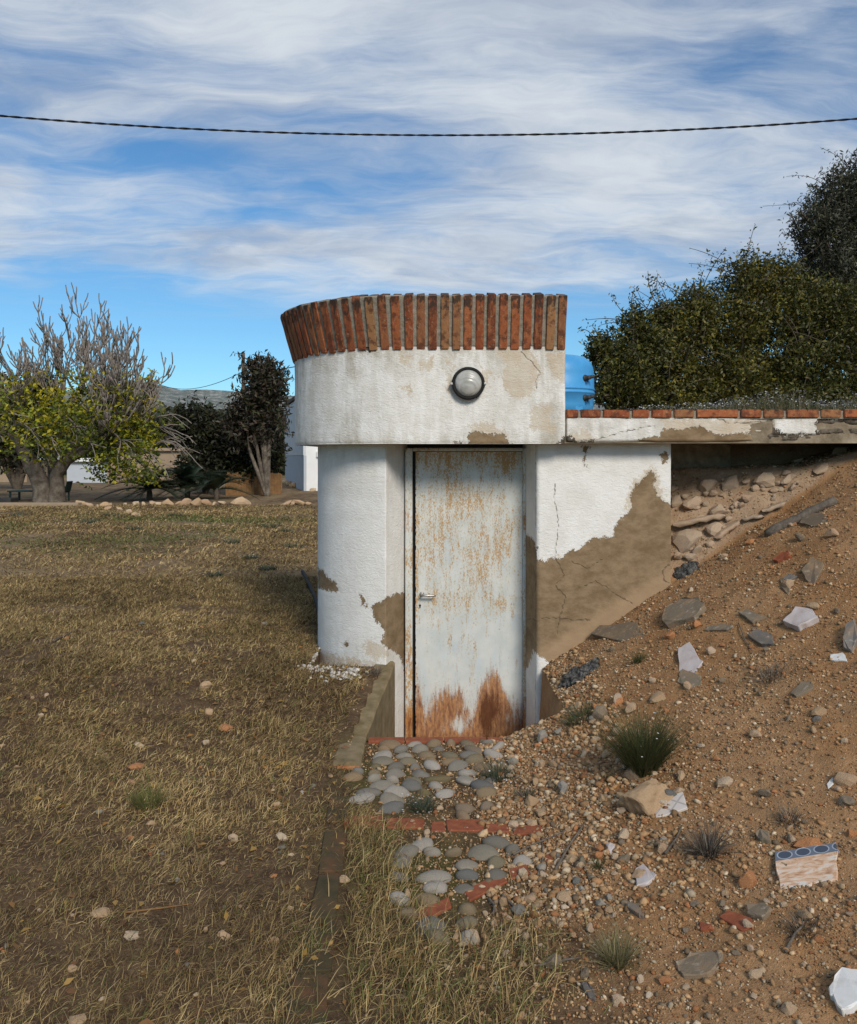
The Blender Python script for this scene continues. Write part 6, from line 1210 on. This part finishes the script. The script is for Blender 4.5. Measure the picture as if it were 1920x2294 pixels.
def palm(px, Y, nf, L_, label, seed):
    r4 = np.random.default_rng(seed); X = wx(px, Y); b0 = np.array([X, Y, gl(X, Y)]); o = tag(empty('palm', b0), label, 'palm'); V, Fq = tubes([([b0 - (0, 0, .1), b0 + (0, 0, .25), b0 + (0, 0, .4)], [.10, .10, .06], 10)]); child('trunk', np_mesh('trunk', V, Fq), M['dark_bark'], o)
    for f in range(nf):
        a = r4.uniform(0, 6.28); el = r4.uniform(.25, 1.25); t = np.linspace(0, 1, 16); Lf = L_ * r4.uniform(.75, 1.1); r_ = Lf * t * np.cos(el) * (1 + .25 * t); z_ = .35 + Lf * (t * np.sin(el) - .55 * t ** 2)
        Q = b0 + np.stack([r_ * np.cos(a), r_ * np.sin(a), z_], -1); d = np.gradient(Q, axis=0); d /= np.linalg.norm(d, axis=1)[:, None]; s = np.cross(d, [0, 0, 1.0]); s /= np.linalg.norm(s, axis=1)[:, None]; Vs, Cs = [], []
        for q in np.linspace(1.5, 15, 30):
            p = np.array([np.interp(q, range(16), Q[:, c]) for c in range(3)]); i_ = int(q); ll = .42 * math.sin(math.pi * min(1, .25 + q / 20)) * r4.uniform(.85, 1.1)
            for sg in (-1, 1):
                e = p + (s[i_] * sg * .8 + d[i_] * .55 + np.array([0, 0, .22])) * ll; wv = d[i_] * .022; Vs += [p - wv, p + wv, e + wv * .2, e - wv * .2]
        V1, F1 = tube_np(Q, np.linspace(.022, .006, 16), 4); nq = len(Vs); V = np.concatenate([V1, np.array(Vs)]); Fq = np.concatenate([F1, np.arange(nq).reshape(-1, 4) + len(V1)])
        C = np.tile(np.array([(.028, .042, .022)]) * r4.uniform(.7, 1.6), (len(V), 1)); child('frond', np_mesh('frond', V, Fq, cols=C), M['leaf'], o)
palm(335, 30.5, 20, 1.6, 'low palm with dark fronds at the left end of the rock row', 31); palm(420, 31.5, 28, 2.3, 'taller dark palm in the middle of the planting', 32); palm(485, 30.6, 18, 1.6, 'small palm just behind the tan boulders', 33)
# --- reed fence beside the white house
def panel_fence(pa, pb, Y0, Y1, z1, n, m, label, seed, name='reed_fence'):
    r4 = random.Random(seed); A = (wx(pa, Y0), Y0); B = (wx(pb, Y1), Y1); g0 = gl(*A); o = tag(empty(name, (A[0], A[1], g0)), label, 'fence')
    for q in range(n):
        t = (q + .5) / n; x_ = A[0] + (B[0] - A[0]) * t; y_ = A[1] + (B[1] - A[1]) * t; g = gl(x_, y_); w_ = math.hypot(B[0] - A[0], B[1] - A[1]) / n * .9; bm = bmesh.new(); box(bm, -w_ / 2, w_ / 2, -.015, .015, 0, z1 + r4.uniform(-.06, .06)); bmesh.ops.rotate(bm, cent=(0, 0, 0), matrix=Matrix.Rotation(math.atan2(B[1] - A[1], B[0] - A[0]), 3, 'Z'), verts=bm.verts[:]); bmesh.ops.translate(bm, vec=(x_, y_, g - .05), verts=bm.verts[:]); child('slat', bm_mesh(bm), m, o)
panel_fence(505, 632, 33.8, 35.0, .92, 36, M['reed'], 'orange-brown reed fence behind the big pale boulder', 1)
panel_fence(240, 345, 53, 53, 1.7, 26, M['tan_wall'], 'weathered brown slat fence far behind the fig tree', 2, 'slat_fence')
# --- table and chair under the fig
def leg(o, x_, y_, z0_, z1_, m, r_=.03): bm = bmesh.new(); box(bm, x_ - r_, x_ + r_, y_ - r_, y_ + r_, z0_, z1_, .004); child('leg', bm_mesh(bm), m, o)
TYv = 29.8; g = gl(wx(60, TYv), TYv); ta = wx(28, TYv); tb = wx(112, TYv); zt = wz(1098, TYv)
t_ = tag(empty('garden_table', ((ta + tb) / 2, TYv, g)), 'dark garden table beside the fig trunk', 'table'); bm = bmesh.new(); box(bm, ta, tb, TYv - .4, TYv + .4, zt - .05, zt, .01); child('tabletop', bm_mesh(bm), M['green_paint'], t_)
for x_ in (ta + .08, tb - .08):
    for y_ in (TYv - .33, TYv + .33): leg(t_, x_, y_, g - .02, zt - .05, M['green_paint'])
CYv = 29.6; cx_ = wx(138, CYv); g = gl(cx_, CYv); ch = tag(empty('garden_chair', (cx_, CYv, g)), 'dark green garden chair on the right of the fig trunk', 'chair'); k_ = .82
bm = bmesh.new(); box(bm, cx_ - .22, cx_ + .20, CYv - .22, CYv + .22, g + .36 * k_, g + .40 * k_, .01); child('seat', bm_mesh(bm), M['green_paint'], ch)
bm = bmesh.new(); box(bm, cx_ + .18, cx_ + .22, CYv - .22, CYv + .22, g + .40 * k_, g + .85 * k_, .012); bmesh.ops.rotate(bm, cent=(cx_ + .2, CYv, g + .4 * k_), matrix=Matrix.Rotation(R(14), 3, 'Y'), verts=bm.verts[:]); child('backrest', bm_mesh(bm), M['green_paint'], ch)
for x_ in (cx_ - .19, cx_ + .17):
    for y_ in (CYv - .19, CYv + .19): leg(ch, x_, y_, g - .02, g + .36 * k_, M['green_paint'], .022)
for s in (-1, 1): bm = bmesh.new(); box(bm, cx_ - .22, cx_ + .24, CYv + s * .22 - .02, CYv + s * .22 + .02, g + .56 * k_, g + .60 * k_, .008); child('armrest', bm_mesh(bm), M['green_paint'], ch)
bm = bmesh.new(); box(bm, wx(-30, 29), wx(30, 29), 28.8, 29.4, gl(wx(0, 29), 29) - .02, gl(wx(0, 29), 29) + .14, .03); tag(link('low_trough', bm_mesh(bm), M['iron']), 'dark low trough on the ground left of the fig tree', 'trough')
# --- white house with grey lower render
A = np.array([wx(682, 38), 38.0]); B = np.array([wx(640, 48), 48.0]); C_ = np.array([A[0] + 7.5, 40.2]); D_ = B + (C_ - A); hs = tag(empty('white_house', (A[0], A[1], 0)), 'white house with corrugated upper wall behind the cellar entrance', 'house'); hzA = wz(885, 38)
def wallq(name, a, b_, z0_, z1a, z1b, m, off=0.0, corr=0):
    d = (b_ - a) / np.linalg.norm(b_ - a); n_ = np.array([d[1], -d[0]]); k_ = max(2, corr * 8 + 1); V = []
    for q in range(k_):
        t = q / (k_ - 1); o_ = off + (.02 * math.sin(t * corr * 2 * math.pi) if corr else 0); p = a + (b_ - a) * t + n_ * o_; zt_ = z1a + (z1b - z1a) * t; V += [(p[0], p[1], z0_), (p[0], p[1], zt_), (p[0] - n_[0] * .12, p[1] - n_[1] * .12, zt_), (p[0] - n_[0] * .12, p[1] - n_[1] * .12, z0_)]
    Fq = [];
    for q in range(k_ - 1):
        for c in range(4): Fq.append((q * 4 + c, q * 4 + (c + 1) % 4, q * 4 + 4 + (c + 1) % 4, q * 4 + 4 + c))
    Fq += [(0, 1, 2, 3), ((k_ - 1) * 4 + 3, (k_ - 1) * 4 + 2, (k_ - 1) * 4 + 1, (k_ - 1) * 4)]; me = bpy.data.meshes.new(name); me.from_pydata(V, [], Fq); bmq = bmesh.new(); bmq.from_mesh(me); bmesh.ops.recalc_face_normals(bmq, faces=bmq.faces[:]); bmq.to_mesh(me); bmq.free(); return child(name, me, m, hs)
zm = wz(1020, 38)
wallq('wall', A, C_, -.3, hzA, hzA, M['white_wall'], .0); wallq('wall', B, A + (B - A) * .002, -.3, hzA, hzA, M['white_wall'], -.03)
cl_ = wallq('cladding', B, A, zm, hzA - .02, hzA - .02, M['sheet'], .05, 22); wallq('lower_render', B, A, -.3, zm - .01, zm - .01, M['grey_wall'], .03)
wallq('wall', C_, D_, -.3, hzA, hzA, M['white_wall']); wallq('wall', D_, B, -.3, hzA, hzA, M['white_wall'])
bm = bmesh.new(); up_ = np.array([0, 0, 1]); q4 = [A + (A - D_) * .02, C_ + (C_ - B) * .02, D_ + (D_ - A) * .02, B + (B - C_) * .02]; zz_ = [hzA + .02, hzA + 1.6, hzA + 1.6, hzA + .02]
lo = [bm.verts.new((p[0], p[1], z_)) for p, z_ in zip(q4, zz_)]; hi = [bm.verts.new((p[0], p[1], z_ + .16)) for p, z_ in zip(q4, zz_)]; bm.faces.new(lo); bm.faces.new(hi[::-1])
for a in range(4): bm.faces.new((lo[(a + 1) % 4], lo[a], hi[a], hi[(a + 1) % 4]))
bmesh.ops.recalc_face_normals(bm, faces=bm.faces[:]); child('roof', bm_mesh(bm), M['dark_bark'], hs)
bx_ = A + (C_ - A) * .07; bm = bmesh.new(); box(bm, bx_[0], bx_[0] + .22, bx_[1] - .10, bx_[1] + .1, wz(1024, 38), wz(1011, 38), .01); child('meter_box', bm_mesh(bm), M['white_wall'], hs)
for q in range(9): 
    t = q / 8 * .9; p = B + (A - B) * t if q < 6 else A + (C_ - A) * (q - 5) * .05; boulder(CX + p[0] / p[1] * F, 0, 12 + 5 * (q % 3), 9 + 3 * (q % 2), 'rough tan foundation rock at the foot of the white house', 'rocks at the foot of the house', Y=p[1] - .5)
# --- low buildings beyond the fig tree
def shed(pxa, pxb, Y, ytop, depth, wall_m, roof_m, label, win=()):
    xa, xb_ = wx(pxa, Y), wx(pxb, Y); zt_ = wz(ytop, Y); o = tag(empty('shed', ((xa + xb_) / 2, Y, gl(xa, Y))), label, 'building'); bm = bmesh.new(); box(bm, xa, xb_, Y, Y + depth, -1.5, zt_); child('wall', bm_mesh(bm), wall_m, o)
    bm = bmesh.new(); box(bm, xa - .2, xb_ + .2, Y - .3, Y + depth + .2, zt_ + .002, zt_ + .22); child('roof', bm_mesh(bm), roof_m, o)
    for (wa, wb, ya, yb) in win: bm = bmesh.new(); box(bm, wx(wa, Y), wx(wb, Y), Y - .05, Y + .05, wz(yb, Y), wz(ya, Y)); child('window', bm_mesh(bm), M['iron'], o)
shed(150, 275, 56, 1034, 6, M['grey_wall'], M['white_wall'], 'low grey shed with white roof edge behind the fig tree', [(235, 250, 1040, 1058)])
shed(270, 420, 64, 1010, 8, M['tan_wall'], M['tan_wall'], 'tan rendered farm building behind the fig and palms', [(310, 324, 1024, 1048)])
shed(-60, 60, 60, 1030, 6, M['tan_wall'], M['white_wall'], 'brown outbuilding half hidden by the dark tree', [(10, 26, 1042, 1060)])
shed(270, 302, 190, 908, 8, M['white_wall'], M['terracotta'], 'small white house in the wood below the hill')
shed(205, 232, 220, 905, 8, M['white_wall'], M['terracotta'], 'tiny distant white house left of the other in the wood')
# --- far wood and hills
r4 = np.random.default_rng(91); n = 26000; Y = r4.uniform(95, 230, n); X = wx(r4.uniform(-260, 800, n), Y); ht = 3 + 6 * np.clip(.5 + 1.6 * fbm(X * .05, Y * .05, 3), 0, 1) + (Y - 95) * .065; Z = gl_ = ground(X, Y) + ht * r4.random(n) ** .6 + .0
pal = np.array([(.045, .055, .02), (.06, .068, .026), (.035, .045, .018), (.085, .08, .035)]); V, Fq, C = leaf_quads(np.stack([X, Y, Z], -1), r4.uniform(.9, 2.0, n), r4, pal[r4.integers(0, 4, n)], .2, .8)
stuff(link('far_wood', np_mesh('far_wood', V, Fq, cols=C), M['leaf']), 'dark green wood in front of the rocky hills', 'wood')
def hill(name, Yc, pts, depth, seed):
    """ridge line given by (px, py) at distance Yc"""
    pxs = np.linspace(-700, 2700, 150); ry = np.interp(pxs, [p[0] for p in pts], [p[1] for p in pts]); ry = np.convolve(np.pad(ry, 6, 'edge'), np.hanning(13) / np.hanning(13).sum(), 'valid'); zr_ = wz(ry, Yc) + 3.0 * fbm(pxs * .02, pxs * 0, seed); xr_ = wx(pxs, Yc); rows = 26; V = []
    for q in range(rows):
        t = q / (rows - 1); V.append(np.stack([xr_ * (1 - .25 * (1 - t)), Yc - depth * (1 - t) + 0 * xr_, -6 + (zr_ + 6) * t ** 1.3 + 5 * fbm(xr_ * .02, np.full_like(xr_, t * 8), seed + 1) * (t < 1)], -1))
    for q in range(1, 6): V.append(np.stack([xr_, np.full_like(xr_, Yc + depth * .3 * q), zr_ - (zr_ + 8) * (q / 5)], -1))
    V = np.concatenate(V); m_ = 150; R_ = rows + 5; i = (np.arange(R_ - 1)[:, None] * m_ + np.arange(m_ - 1)[None, :]).ravel(); o = link(name, np_mesh(name, V, np.stack([i, i + 1, i + m_ + 1, i + m_], -1)), M['hill'], smooth=True); struct(o)
hill('hill', 900, [(-700, 900), (-200, 890), (150, 880), (260, 856), (320, 851), (360, 856), (410, 876), (480, 905), (700, 930), (2700, 950)], 420, 3)
hill('hill', 1300, [(-700, 880), (0, 890), (380, 880), (430, 869), (470, 867), (520, 876), (600, 886), (1200, 900), (2700, 930)], 380, 6)
